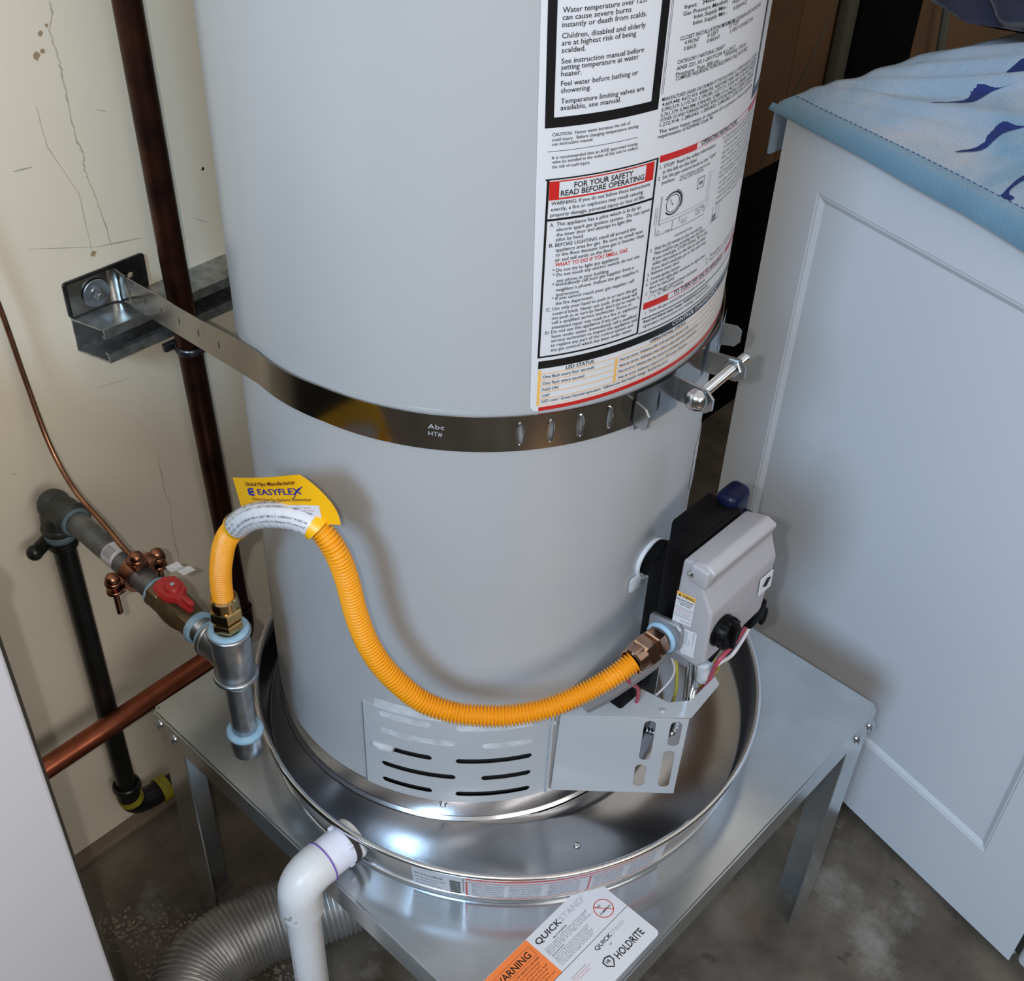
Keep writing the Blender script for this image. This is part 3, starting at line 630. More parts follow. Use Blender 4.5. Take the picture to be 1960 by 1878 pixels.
TXT=[
('Water temperature over 125F',-0.1343,1.3331,-0.0745,0.0037,0,'k'),
('can cause severe burns',-0.1343,1.3283,-0.0867,0.0037,0,'k'),
('instantly or death from scalds.',-0.1344,1.3236,-0.0746,0.0037,0,'k'),
('Children, disabled and elderly',-0.1342,1.3162,-0.0747,0.0037,0,'k'),
('are at highest risk of being',-0.1342,1.3115,-0.0815,0.0037,0,'k'),
('scalded.',-0.1341,1.3066,-0.1178,0.0037,0,'k'),
('See instruction manual before',-0.1340,1.2992,-0.0741,0.0037,0,'k'),
('setting temperature at water',-0.1340,1.2950,-0.0777,0.0037,0,'k'),
('heater.',-0.1339,1.2905,-0.1198,0.0037,0,'k'),
('Feel water before bathing or',-0.1337,1.2838,-0.0772,0.0037,0,'k'),
('showering.',-0.1336,1.2789,-0.1124,0.0037,0,'k'),
('Temperature limiting valves are',-0.1334,1.2713,-0.0706,0.0037,0,'k'),
('available, see manual.',-0.1335,1.2666,-0.0889,0.0037,0,'k'),
('CAUTION:  Hotter water increases the risk of',-0.1386,1.2480,-0.0796,0.0025,0,'k'),
('scald injury.  Before changing temperature setting',-0.1386,1.2443,-0.0725,0.0025,0,'k'),
('see instruction manual.',-0.1386,1.2411,-0.1082,0.0025,0,'k'),
('It is recommended that an ASSE approved mixing',-0.1383,1.2309,-0.0717,0.0025,0,'k'),
('valve be installed in the outlet of this unit to reduce',-0.1382,1.2276,-0.0709,0.0025,0,'k'),
('the risk of scald injury.',-0.1382,1.2239,-0.1095,0.0025,0,'k'),
('FOR YOUR SAFETY',-0.1208,1.2076,-0.0728,0.0044,1,'k'),
('READ BEFORE OPERATING',-0.1308,1.2019,-0.0624,0.0044,1,'k'),
('WARNING: If you do not follow these instructions',-0.1377,1.1950,-0.0560,0.0030,0,'k'),
('exactly, a fire or explosion may result causing',-0.1377,1.1904,-0.0620,0.0030,0,'k'),
('property damage, personal injury or loss of life.',-0.1379,1.1858,-0.0599,0.0030,0,'k'),
('A.',-0.1376,1.1777,-0.1346,0.0030,0,'k'),
('This appliance has a pilot which is lit by an',-0.1327,1.1781,-0.0624,0.0030,0,'k'),
('electric spark gas ignition system.  Do not open',-0.1324,1.1736,-0.0537,0.0030,0,'k'),
('the inner door and attempt to light the',-0.1323,1.1694,-0.0698,0.0030,0,'k'),
('pilot by hand.',-0.1322,1.1654,-0.1103,0.0030,0,'k'),
('B.',-0.1374,1.1608,-0.1340,0.0030,0,'k'),
('BEFORE LIGHTING smell all around the',-0.1327,1.1608,-0.0651,0.0030,0,'k'),
('appliance area for gas. Be sure to smell next',-0.1320,1.1567,-0.0578,0.0030,0,'k'),
('to the floor because some gas is heavier than',-0.1319,1.1526,-0.0563,0.0030,0,'k'),
('air and will settle on the floor.',-0.1319,1.1483,-0.0842,0.0030,0,'k'),
('* Do not try to light any appliance.',-0.1335,1.1392,-0.0778,0.0030,0,'k'),
('* Do not touch any electric switch; do not use',-0.1332,1.1353,-0.0584,0.0030,0,'k'),
('any phone in your building.',-0.1296,1.1302,-0.0858,0.0030,0,'k'),
('* Immediately call your gas supplier from a',-0.1332,1.1268,-0.0626,0.0030,0,'k'),
("neighbor's phone. Follow the gas supplier's",-0.1296,1.1222,-0.0578,0.0030,0,'k'),
('instructions.',-0.1294,1.1179,-0.1103,0.0030,0,'k'),
('* If you cannot reach your gas supplier, call',-0.1328,1.1145,-0.0611,0.0030,0,'k'),
('the fire department.',-0.1294,1.1101,-0.0977,0.0030,0,'k'),
('C.',-0.1366,1.1052,-0.1330,0.0030,0,'k'),
('Use only your hand to push in or turn the gas',-0.1318,1.1056,-0.0568,0.0030,0,'k'),
('control knob. Never use tools. If the knob will',-0.1312,1.1011,-0.0567,0.0030,0,'k'),
("not push in or turn by hand, don't try to repair it,",-0.1315,1.0971,-0.0532,0.0030,0,'k'),
('call a qualified service technician. Force or',-0.1314,1.0930,-0.0605,0.0030,0,'k'),
('attempted repair may result in a fire or explosion.',-0.1313,1.0886,-0.0537,0.0030,0,'k'),
('D.',-0.1362,1.0841,-0.1327,0.0030,0,'k'),
('Do not use this appliance if any part has',-0.1315,1.0845,-0.0651,0.0030,0,'k'),
('been under water. Immediately call a qualified',-0.1308,1.0802,-0.0546,0.0030,0,'k'),
('service technician to inspect the appliance and',-0.1309,1.0761,-0.0534,0.0030,0,'k'),
('to replace any part of the control system and',-0.1309,1.0719,-0.0567,0.0030,0,'k'),
('any gas control which has been under water.',-0.1309,1.0676,-0.0568,0.0030,0,'k'),
('WHAT TO DO IF YOU SMELL GAS.',-0.1317,1.1440,-0.0701,0.0033,1,'r'),
('LED STATUS',-0.1167,1.0484,-0.0919,0.0034,1,'k'),
('One flash every four seconds',-0.1361,1.0421,-0.0911,0.0030,0,'k'),
('One flash every second',-0.1360,1.0358,-0.0998,0.0030,0,'k'),
('Solid ON',-0.1361,1.0298,-0.1222,0.0030,0,'k'),
('OFF',-0.1357,1.0234,-0.1292,0.0030,0,'k'),
('LED color: Green-Normal operation  Yellow-Low thermopile voltage  Red-Service error',-0.1357,1.0180,-0.0077,0.0030,0,'k'),
('OPERATIONAL STATUS',-0.0355,1.0507,0.0109,0.0030,1,'k'),
('Not an error. Indicates pilot is lit and main burner is off.',-0.0664,1.0437,0.0169,0.0028,0,'k'),
('Not an error. Indicates main valve is open and main burner is on.',-0.0662,1.0377,0.0341,0.0028,0,'k'),
('Not an error. Indicates that the control is in shutdown mode; recheck temp.',-0.0664,1.0318,0.0333,0.0028,0,'k'),
('Not an error. Indicates control is in OFF mode. Check air.',-0.0662,1.0257,0.0189,0.0028,0,'k'),
('Input:   34000',-0.0428,1.3252,-0.0122,0.0029,0,'k'),
('Gas Pressure Manifold :',-0.0434,1.3206,0.0062,0.0029,0,'k'),
('Inlet Supply Max :',-0.0322,1.3166,0.0053,0.0029,0,'k'),
('14.0(InWC)',0.0107,1.3177,0.0304,0.0029,0,'k'),
('Inlet Supply Min :',-0.0324,1.3124,0.0055,0.0029,0,'k'),
('6.0(InWC)',0.0135,1.3130,0.0330,0.0029,0,'k'),
('CLOSET INSTALLATION MINIMUM CLEARANCES IN INCHES',-0.0432,1.3036,0.0628,0.0029,0,'k'),
('4 FRONT',-0.0384,1.2997,-0.0236,0.0029,0,'k'),
('0 LEFT',-0.0150,1.3000,-0.0021,0.0029,0,'k'),
('12 TOP',0.0111,1.3007,0.0243,0.0029,0,'k'),
('0 BACK',-0.0385,1.2956,-0.0258,0.0029,0,'k'),
('0 RIGHT',-0.0147,1.2960,0.0004,0.0029,0,'k'),
('6 VENT CONNECTOR',0.0135,1.2965,0.0498,0.0029,0,'k'),
('CATEGORY I NATURAL DRAFT',-0.0432,1.2869,0.0088,0.0029,0,'k'),
('ANSI Z21.10.1-2017/CSA 4.1-2017',-0.0432,1.2825,0.0249,0.0029,0,'k'),
('Pressure: Test 300 psi.',-0.0432,1.2782,0.0042,0.0029,0,'k'),
('Working 150 psi',0.0110,1.2797,0.0439,0.0029,0,'k'),
('COMPLIES W/JURISDICTIONS REQUIRING 10ng/J NOX REQ',-0.0430,1.2750,0.0480,0.0029,0,'k'),
('MANUFACTURED UNDER ONE OR MORE OF THE FOLLOWING U.S. PATENTS & NON U.S. PATENTS',-0.0536,1.2620,0.0764,0.0028,0,'k'),
('4,669,448; 4,672,919; 4,808,356; 4,829,983; 4,861,968; 4,904,428; 5,000,893',-0.0533,1.2582,0.0764,0.0028,0,'k'),
('5,092,519; 5,115,767; 5,199,385; 5,277,171; 5,660,165; 5,372,185; 5,485,879',-0.0532,1.2544,0.0768,0.0028,0,'k'),
('5,761,379; 5,943,984; 5,954,492; 5,988,117; 6,142,216; 6,286,465; 7,063,132',-0.0533,1.2504,0.0746,0.0028,0,'k'),
('OTHER US AND FOREIGN PATENT APPLICATIONS PENDING. CURRENT CANADIAN',-0.0533,1.2466,0.0750,0.0028,0,'k'),
('1,272,914; 1,280,043; 1,289,832; 2,045,862; 2,092,105; 2,107,012',-0.0531,1.2429,0.0729,0.0028,0,'k'),
('This water heater meets or exceeds all or portions of where applicable',-0.0530,1.2377,0.0766,0.0028,0,'k'),
('requirements of ASHRAE Code 90.',-0.0535,1.2340,0.0071,0.0030,0,'k'),
('OPERATING INSTRUCTIONS',-0.0038,1.2159,0.0512,0.0041,1,'k'),
('1.',-0.0479,1.2086,-0.0461,0.0030,0,'k'),
('STOP!  Read the safety information',-0.0443,1.2088,0.0166,0.0030,0,'k'),
('at the left on this label.',-0.0446,1.2043,-0.0066,0.0030,0,'k'),
('2.',-0.0485,1.1997,-0.0462,0.0030,0,'k'),
('Set the gas control knob to the "OFF"',-0.0441,1.1999,0.0200,0.0030,0,'k'),
('position.',-0.0439,1.1955,-0.0303,0.0030,0,'k'),
('GAS CONTROL KNOB SHOWN',-0.0250,1.1954,0.0128,0.0020,0,'k'),
('IN THE "OFF" POSITION',-0.0249,1.1928,0.0040,0.0020,0,'k'),
('IGNITER BUTTON',-0.0219,1.1448,-0.0004,0.0020,0,'k'),
('3.',-0.0477,1.1391,-0.0459,0.0030,0,'k'),
('Wait five (5) minutes to clear out any gas.',-0.0434,1.1395,0.0151,0.0030,0,'k'),
('Then smell for gas, including near the floor.',-0.0434,1.1352,0.0209,0.0030,0,'k'),
('If you smell gas, STOP! Follow "B" in the',-0.0437,1.1308,0.0253,0.0030,0,'k'),
('safety information at the left on this label.',-0.0436,1.1264,0.0238,0.0030,0,'k'),
("If you don't smell gas, go to the next step.",-0.0436,1.1219,0.0257,0.0030,0,'k'),
('4.',-0.0476,1.1175,-0.0459,0.0030,0,'k'),
('Remove outer door.',-0.0435,1.1178,-0.0109,0.0030,0,'k'),
('5.',-0.0476,1.1130,-0.0459,0.0030,0,'k'),
('Locate igniter button.',-0.0431,1.1130,-0.0089,0.0030,0,'k'),
('6.',-0.0477,1.1087,-0.0459,0.0030,0,'k'),
('Look into sight glass window on right inner',-0.0433,1.1087,0.0280,0.0030,0,'k'),
('door to view pilot.',-0.0437,1.1045,-0.0147,0.0030,0,'k'),
('7.',-0.0471,1.0996,-0.0453,0.0030,0,'k'),
('Turn the gas control knob clockwise',-0.0429,1.0999,0.0167,0.0030,0,'k'),
('to "PILOT" position.',-0.0335,1.0964,-0.0015,0.0030,0,'k'),
('TO TURN OFF GAS TO APPLIANCE',-0.0135,1.0887,0.0691,0.0041,1,'k'),
('1.',-0.0451,1.0818,-0.0436,0.0028,0,'k'),
('Turn the gas control knob counterclockwise',-0.0412,1.0821,0.0351,0.0028,0,'k'),
('operation instructions are missing, contact us first',-0.0457,1.0692,0.0487,0.0028,0,'k'),
('Read and follow water heater WARNINGS and manual',-0.0456,1.0736,0.0425,0.0030,1,'k'),
('CONTROL DIAGNOSTICS',-0.0092,1.0572,0.0673,0.0041,1,'w'),
('8. Depress gas control knob fully and hold it',0.0281,1.2104,0.1031,0.0026,0,'g'),
('light the pilot by pushing igniter button',0.0315,1.2065,0.1065,0.0026,0,'g'),
('9. If pilot does not stay lit, repeat steps',0.0319,1.2016,0.1069,0.0026,0,'g'),
('depress the knob and hold one full minute',0.0310,1.1972,0.1060,0.0026,0,'g'),
('after release; if still out turn to OFF and',0.0312,1.1930,0.1062,0.0026,0,'g'),
('wait five minutes, then try once more as',0.0314,1.1887,0.1064,0.0026,0,'g'),
('set out above and watch the status light',0.0316,1.1844,0.1066,0.0026,0,'g'),
('10. If knob does not pop up when released,',0.0313,1.1799,0.1063,0.0026,0,'g'),
('stop and call your service technician',0.0312,1.1765,0.1062,0.0026,0,'g'),
('or gas supplier without delay',0.0334,1.1711,0.1084,0.0026,0,'g'),
('set the knob to wanted temperature',0.0331,1.1666,0.1081,0.0026,0,'g'),
('* If the pilot goes out wait and relight',0.0334,1.1618,0.1084,0.0026,0,'g'),
('with the steps that are set out here',0.0335,1.1577,0.1085,0.0026,0,'g'),
('keep area clear of vapors',0.0331,1.1531,0.1081,0.0026,0,'g'),
('1. Replace outer door',0.0316,1.1029,0.1066,0.0026,0,'g'),
('2. Turn knob to desired setting',0.0317,1.0988,0.1067,0.0026,0,'g'),
]
TXF = []
for (s_, u0, z, u1, ch, bo, ink) in TXT:
    TXF.append((s_, u0, z, u1, ch, bo, ink))
lettering(TXF, lambda x, y, x0: lf(.0011)(x, y, x0 if x0 < -.06 else None), 'lettering', lab, {'k': 'ink', 'r': 'redink', 'w': 'white', 'g': 'greyink'})

# ---- bent sheet shield in front of the burner opening
P0 = Vector((.211, -.10, 0)); TD = Vector((.106, .098, 0)).normalized(); ND = Vector((TD.y, -TD.x, 0))
mt = basis(P0+Vector((0, 0, .4832)), TD, (0, 0, 1))   # local x along panel, y up, normal outwards
bm_ = plate([[(.0085, 0), (.1450, -.0005), (.1465, .1270), (.012, .1275)], stadium(.1065, .0895, .0125, .066), stadium(.1343, .1015, .0125, .0405), stadium(.1042, .0300, .0125, .0385), stadium(.1320, .0420, .0125, .0640)], .0010, mt)
sh_ = finish(bm_, 'front_shield', 'panel', t, 0)
ztop = .4832+.1272
tp = [(.219, -.0925), (.3195, .0015), (.3135, .0600), (.3035, .0660), (.3050, .0200), (.2900, .0010), (.2470, -.0060), (.2405, -.0130), (.2362, -.0300), (.2290, -.0640)]
finish(plate([tp], .0010, Matrix.Translation((0, 0, ztop))), 'shield_top', 'panel', t, 0)
b = nb(); ball(b, (.2925, -.0130, ztop+.001), .0032, 10, (1, 1, .6)); finish(b, 'screw', 'panel', t)
b = nb(); bx(b, -.0025, .0025, -.004, .004, 0, .006, .001, 1); b.transform(Matrix.Translation((.2155, -.0985, .596)) @ Matrix.Rotation(R(-25), 4, 'Z')); finish(b, 'panel_clip', 'panel', t, 0)

# ---- gas control valve
vp = nb()   # black rear housing
bx(vp, .270, .296, -.022, .070, .722, .843, .005); bx(vp, .250, .285, -.014, .040, .690, .800, .004); bx(vp, .256, .292, .004, .066, .800, .845, .004)
valve = finish(vp, 'gas_control_valve', 'blackpl', t); valve['label'] = 'gas control valve with grey cover and black housing'
b = nb(); cyl(b, (.228, .012, .776), (.268, .012, .790), .0195, seg=32, ch=.002); ring(b, (.255, .012, .785), (.94, 0, .33), .0195, .002, 32, 8); finish(b, 'threaded_spud', 'blackmatte', valve)
b = nb(); ring(b, (.2365, .010, .778), (1, 0, 0), .0215, .0022, 32, 8, 1.2); finish(b, 'spud_gasket', 'white', valve)
b = nb(); bx(b, .2345, .2385, -.021, .001, .750, .768, .003); finish(b, 'torn_insulation', 'insul', valve)
# grey cover: profile in (x,z) pushed along y, edges rounded
prof = [(.2945, .722), (.330, .722), (.3385, .733), (.3365, .797), (.3225, .820), (.3330, .846), (.322, .8515), (.2965, .8425)]
b = nb(); Y0, Y1 = -.030, .085
lo = [b.verts.new((x, Y0, z)) for x, z in prof]
hi = [b.verts.new((x-(.004 if i in (2, 3) else 0), Y1-(.014 if z > .84 else (.012 if z < .74 else 0)), z)) for i, (x, z) in enumerate(prof)]
n = len(prof)
for i in range(n): b.faces.new((lo[i], lo[(i+1) % n], hi[(i+1) % n], hi[i]))
b.faces.new(lo[::-1]); b.faces.new(hi)
bmesh.ops.recalc_face_normals(b, faces=b.faces)
bmesh.ops.bevel(b, geom=list(b.edges), offset=.0035, segments=4, affect='EDGES', profile=.5)
cov = finish(b, 'cover', 'valvegrey', valve, 30)
b = nb(); bx(b, .3075, .328, -.0345, -.022, .8265, .8475, .003, 3); finish(b, 'screw_boss', 'valvegrey', valve, 30)
screw((.3095, -.0346, .8360), (0, -1, 0), .0026, valve)
screw((.3230, .0640, .8470), (.3, .8, .5), .0022, valve)
b = nb(); KC = Vector((.337, -.010, .766)); cyl(b, KC, KC+Vector((.004, 0, 0)), .0172, seg=40, ch=.001); cyl(b, KC+Vector((.004, 0, 0)), KC+Vector((.015, 0, .002)), .0166, .0150, seg=40, ch=.002)
for k in range(14):
    a = 2*PI*k/14; c = KC+Vector((.009, .0158*math.cos(a), .0158*math.sin(a)+.001)); ball(b, c, .0013, 8, (3.4, 1, 1))
bx(b, .350, .3560, -.0130, -.0070, .753, .782, .0015, 2)
finish(b, 'control_knob', 'blackpl', valve, 40)
# light window
mw = basis((.3358, .0665, .7755), (0, 1, 0), (-.03, 0, 1))
finish(plate([rrect(-.0105, .0105, -.0125, .0095, .001)], .0012, mw), 'light_window', 'white', valve, 0)
finish(plate([[(-.006, -.003), (0, .005), (.007, .003), (.001, -.006)]], .0022, mw), 'light_lens', 'blackpl', valve, 0)
b = nb(); bx(b, .266, .290, .058, .092, .815, .856, .009, 4); bx(b, .262, .296, .050, .090, .805, .828, .003); finish(b, 'blue_cap', 'bluecap', valve, 40)
b = nb(); bx(b, .298, .322, .050, .096, .700, .724, .003); bx(b, .302, .320, .090, .116, .676, .704, .003); ring(b, (.314, .126, .668), (1, .3, 0), .0075, .0028, 20, 8); finish(b, 'wire_socket', 'blackmatte', valve)
# stickers on its left side: x = world x, y = z, on plane Y = -.0305
def vs_(d): return lambda x, y, q=0: Vector((x, -.030-d, y))
def quad(pts, d, name, m, par):
    me = bpy.data.meshes.new(name); me.from_pydata([(x, -.030-d, z) for x, z in pts], [], [list(range(len(pts)))]); me.materials.append(M[m]); return link(name, me, par)
def bil(c, d):
    (ax, az), (bx_, bz), (cx, cz), (dx, dz) = c    # TL TR BR BL
    def f(x, y, q=0):
        X = (ax*(1-x)+bx_*x)*(y)+(dx*(1-x)+cx*x)*(1-y); Z = (az*(1-x)+bz*x)*y+(dz*(1-x)+cz*x)*(1-y)
        return Vector((X, -.030-d, Z))
    return f
ws = [(.2965, .8035), (.3175, .8070), (.3172, .7688), (.2960, .7630)]
w1 = quad(ws, .0004, 'warning_sticker', 'white', valve); w1['label'] = 'white sticker with an orange warning band'
f_ = bil(ws, .0006); quad([(q.x, q.z) for q in (f_(0, .87), f_(1, .83), f_(1, 1), f_(0, 1))], .0006, 'orange_band', 'amber', w1)
WL = [('WARNING', .30, .865, .95, .085, 1, 'k'), ('EXPLOSION HAZARD', .05, .745, .95, .05, 1, 'k'), ('Can cause serious', .15, .675, .9, .045, 1, 'k'), ('injury or death', .25, .61, .8, .045, 1, 'k'), ('Label must stay on valve', .03, .50, .95, .035, 0, 'g'), ('read the heater book', .08, .43, .88, .035, 0, 'p'), ('before you light it', .12, .36, .92, .035, 0, 'p'), ('never force the knob', .03, .29, .85, .035, 0, 'g'), ('use a trained person', .08, .22, .95, .035, 0, 'g'), ('32320', .4, .08, .95, .03, 0, 'g')]
lettering(WL, lambda x, y, q: bil(ws, .0008)(x, y), 'lettering', w1, {'k': 'ink', 'g': 'greyink', 'p': 'pinkink'})
b = nb(); tr = [bil(ws, .0008)(*q) for q in ((.10, .875), (.24, .86), (.17, .965))]; b.faces.new([b.verts.new(v) for v in tr]); finish(b, 'warning_triangle', 'ink', w1, 0)
s2 = [(.3105, .7625), (.3253, .7660), (.3260, .7323), (.3108, .7285)]
w2 = quad(s2, .0004, 'serial_sticker', 'white', valve)
# its print runs upwards
lettering([('VALVE BODY', .42, .78, .92, .09, 0, 'g'), ('CONTROL GAS', .40, .64, .92, .09, 0, 'g'), ('120 C', .40, .46, .62, .08, 0, 'g'), ('3-12 SERIES', .45, .16, .95, .08, 0, 'g')], lambda x, y, q: bil(s2, .0007)(1-y, x), 'lettering', w2, {'g': 'greyink'})
# inlet block, sealant and the open chase underneath
b = nb(); IC = Vector((.292, -.036, .742))
finish(plate([[(-.0175, .0175), (.014, .0235), (.0195, .018), (.0205, -.003), (.013, -.0135), (-.0175, -.0175)]], .007, basis(IC+Vector((0, .003, 0)), (1, 0, 0), (0, 0, 1))), 'inlet_block', 'castgrey', valve, 0); b.free()
b = nb(); ring(b, IC+Vector((0, -.0025, 0)), (0, 1, 0), .0142, .0028, 32, 10); finish(b, 'thread_sealant', 'seal', valve)
b = nb(); bx(b, .285, .318, -.024, .03, .705, .724, .003); finish(b, 'valve_base', 'castgrey', valve)
b = nb(); tube(b, spline([(.286, .004, .712), (.270, -.030, .684), (.252, -.058, .656), (.236, -.078, .636)], 8), .0145, 20); finish(b, 'grey_sleeve', 'castgrey', t)
b = nb(); cyl(b, (.298, .018, .712), (.290, .0465, .604), .0015, seg=8); cyl(b, (.296, .012, .712), (.289, .038, .575), .0026, seg=10); cyl(b, (.298, .012, .714), (.296, .030, .602), .0016, seg=8); finish(b, 'gas_tube', 'zinc', t)
b = nb(); pts, L_ = resample(spline([(.291, .0462, .604), (.290, .0468, .588), (.290, .0476, .568), (.288, .045, .548)], 8), .0007); tube(b, pts, [.0040+.0009*math.cos(i*2*PI/5) for i in range(len(pts))], 12); finish(b, 'flexible_sleeve', 'zinc', t)
b = nb(); pts, L_ = resample(spline([(.272, -.008, .558), (.284, .002, .553), (.296, .010, .560), (.294, .016, .578)], 8), .0008); tube(b, pts, [.0036+.0009*math.cos(i*2*PI/5) for i in range(len(pts))], 10); finish(b, 'flexible_sleeve', 'zinc', t)
b = nb(); cyl(b, (.290, .057, .636), (.289, .064, .600), .0110, seg=28, ch=.003); finish(b, 'white_connector', 'insul', t)
b = nb(); bx(b, -.006, .006, -.010, .010, -.006, .006, .001); b.transform(Matrix.Translation((.296, .060, .650)) @ Matrix.Rotation(.6, 4, 'X')); finish(b, 'wire_plug', 'blackmatte', t, 0)
def wire(name, m, pts, r=.0017): 
    bb = nb(); tube(bb, spline(pts, 8), r, 8); return finish(bb, name, m, t)
wire('wire', 'wire_r', [(.311, .106, .684), (.310, .0988, .6704), (.310, .0788, .6566), (.308, .0563, .6450), (.300, .060, .606), (.290, .060, .565)], .0026)
wire('wire', 'wire_w', [(.312, .113, .680), (.310, .1076, .6620), (.310, .0944, .6466), (.310, .0793, .6380), (.308, .0574, .6404), (.296, .062, .606)], .0022)
wire('wire', 'wire_y', [(.288, .066, .612), (.290, .080, .617), (.290, .094, .600), (.290, .095, .588), (.290, .084, .586), (.290, .066, .590), (.289, .054, .588)], .0014)
wire('wire', 'wire_y', [(.288, .068, .606), (.291, .084, .612), (.291, .090, .600), (.290, .080, .594), (.288, .070, .594)], .0011)
wire('wire', 'wire_r', [(.270, -.066, .705), (.272, -.052, .672), (.270, -.030, .640), (.262, -.018, .590)], .0022)
wire('wire', 'wire_y', [(.283, .002, .690), (.285, .014, .650), (.282, .026, .600), (.276, .030, .560)], .0020)
wire('wire', 'wire_w', [(.280, -.002, .690), (.284, .012, .646), (.276, .004, .615), (.262, -.004, .590)], .0012)
wire('wire', 'wire_p', [(.262, -.046, .668), (.256, -.020, .664), (.250, .004, .640)], .0018)
b = nb(); cyl(b, (.252, -.050, .662), (.262, -.030, .664), .0075, seg=16); finish(b, 'white_connector', 'white', t)
b = nb(); cyl(b, (.262, -.022, .640), (.252, .012, .660), .012, seg=20, ch=.002); bx(b, .235, .262, -.045, -.010, .612, .642, .004); finish(b, 'igniter_block', 'blackmatte', t)
b = nb(); cyl(b, (.240, .020, .655), (.262, .020, .655), .014, seg=24, ch=.002); finish(b, 'sight_glass', 'maroon', t)
b = nb(); colstrip(b, frange(-12, 22, 2), [], lambda s: .500, lambda s: .640, tf(.2364)); solid(finish(b, 'burner_door', 'dark', t), .001)
b = nb(); colstrip(b, frange(24, 34, 2), [], lambda s: .80, lambda s: .86, tf(.2360)); solid(finish(b, 'side_label', 'lightink', t), .0006)
# ---------------------------------------------------------------- steel channel on the wall + plate
t = thing('wall_channel', 'galvanised steel channel fixed along the cream wall behind the copper pipe', 'steel channel', (XW, 0, .84))
XF = -.371; ZT = .860; ZL = .8165; th = .0024
prof = [(XW, ZL), (XF, ZL), (XF, ZL+.012), (XF-.007, ZL+.012), (XF-.007, ZL+.0095), (XF-th, ZL+.0095), (XF-th, ZL+th), (XW+th, ZL+th), (XW+th, ZT-th), (XF-th, ZT-th), (XF-th, ZT-.0095), (XF-.007, ZT-.0095), (XF-.007, ZT-.012), (XF, ZT-.012), (XF, ZT), (XW, ZT)]
b = nb(); Ya, Yb = -.219, .40
lo = [b.verts.new((x, Ya+(.012 if x > XF-.01 else 0), z)) for x, z in prof]; hi = [b.verts.new((x, Yb, z)) for x, z in prof]
for i in range(len(prof)): b.faces.new((lo[i], lo[(i+1) % 16], hi[(i+1) % 16], hi[i]))
b.faces.new(lo[::-1]); b.faces.new(hi); finish(b, 'channel', 'unistrut', t, 30)
for y in (-.165, -.05, .06): 
    b = nb(); cyl(b, (XW+th, y, .838), (XW+th+.003, y, .838), .009, seg=20); finish(b, 'slot', 'dark', t)
b = nb(); ring(b, (-.352, -.1145, .806), (0, 0, 1), .0165, .0022, 32, 8, 2.2); bx(b, -.372, -.366, -.140, -.090, .802, .812, .001); cyl(b, (-.345, -.092, .808), (-.335, -.088, .808), .0035, seg=10); finish(b, 'pipe_clamp', 'dplate', t)
bm_ = plate([rrect(-.221, -.1175, .8605, .9045, .004), circle2(-.1385, .8835, .0042)], .003, basis((XW+.0016, 0, 0), (0, 1, 0), (0, 0, 1)))
pl_ = finish(bm_, 'end_plate', 'dplate', t, 0); pl_['label'] = 'dark end plate with a round hole'

# ---------------------------------------------------------------- seismic strap round the tank
t = thing('tank_strap', 'bright perforated steel strap running from the wall round the heater', 'strap', (0, 0, .99))
# path in plan: tab on the wall, bend, straight to tangent, round the tank
path = [Vector((XW+.0045, -.2175, .882)), Vector((XW+.0045, -.170, .882)), Vector((XW+.0065, -.1635, .882)), Vector((XW+.0105, -.1600, .8825))]
RS = .2378; a_t = -101.0
tang = Vector((RS*math.cos(R(a_t)), RS*math.sin(R(a_t)), .984)); s0 = Vector((XW+.0105, -.1600, .8825))
for k in range(1, 25): path.append(s0.lerp(tang, k/24))
for a in frange(a_t, 60, 1.6)[1:]:
    z = .984+(.9905-.984)*min(1, (a-a_t)/22); path.append(Vector((RS*math.cos(R(a)), RS*math.sin(R(a)), z-(.003 if a > -20 else 0)*0)))
SL = [0]
for p, q in zip(path[:-1], path[1:]): SL.append(SL[-1]+(q-p).length)
def on_path(s):
    j = 0
    while j < len(SL)-2 and SL[j+1] < s: j += 1
    return path[j].lerp(path[j+1], (s-SL[j])/max(1e-9, SL[j+1]-SL[j]))
s_free = SL[3]; s_tan = SL[27]
hw = .018
def smap(s, z):
    p = on_path(max(0, min(SL[-1], s))); k = 1.12 if s < s_free else 1.0
    return Vector((p.x, p.y, p.z+z*k))
fr_ = (SL[27]-SL[3]); slots = [(s_free+fr_*q-.0022, s_free+fr_*q+.0022, 0, .0046) for q in (.115, .245, .375, .505, .640, .775)]
def s_ang(a): return s_tan+R(a-a_t)*RS
for a in (-37.2, -30.9, -24.5, -17.7): slots.append((s_ang(a)-.0028, s_ang(a)+.0028, 0, .0125))
b = nb(); colstrip(b, [s for s in SL], slots, lambda s: -hw, lambda s: hw, smap); band = finish(b, 'band', 'strap', t, 35); solid(band, .0012, 1)
for a in (-37.2, -30.9, -24.5, -17.7):
    b = nb(); rr = RS+.0016; pts = []
    for k in range(24):
        q = 2*PI*k/24; aa = R(a)+(.0026*math.cos(q))/RS; pts.append(Vector((rr*math.cos(aa), rr*math.sin(aa), .9905+.0115*math.sin(q)*(1 if True else 0))))
    tube(b, pts+[pts[0]], .0009, 6, False); finish(b, 'slot_rim', 'zinc', t)
b = nb(); c = Vector((XW+.0060, -.186, .8815)); cyl(b, c, c+Vector((.0022, 0, 0)), .0165, seg=36, ch=.0006); finish(b, 'fender_washer', 'galvbright', t)
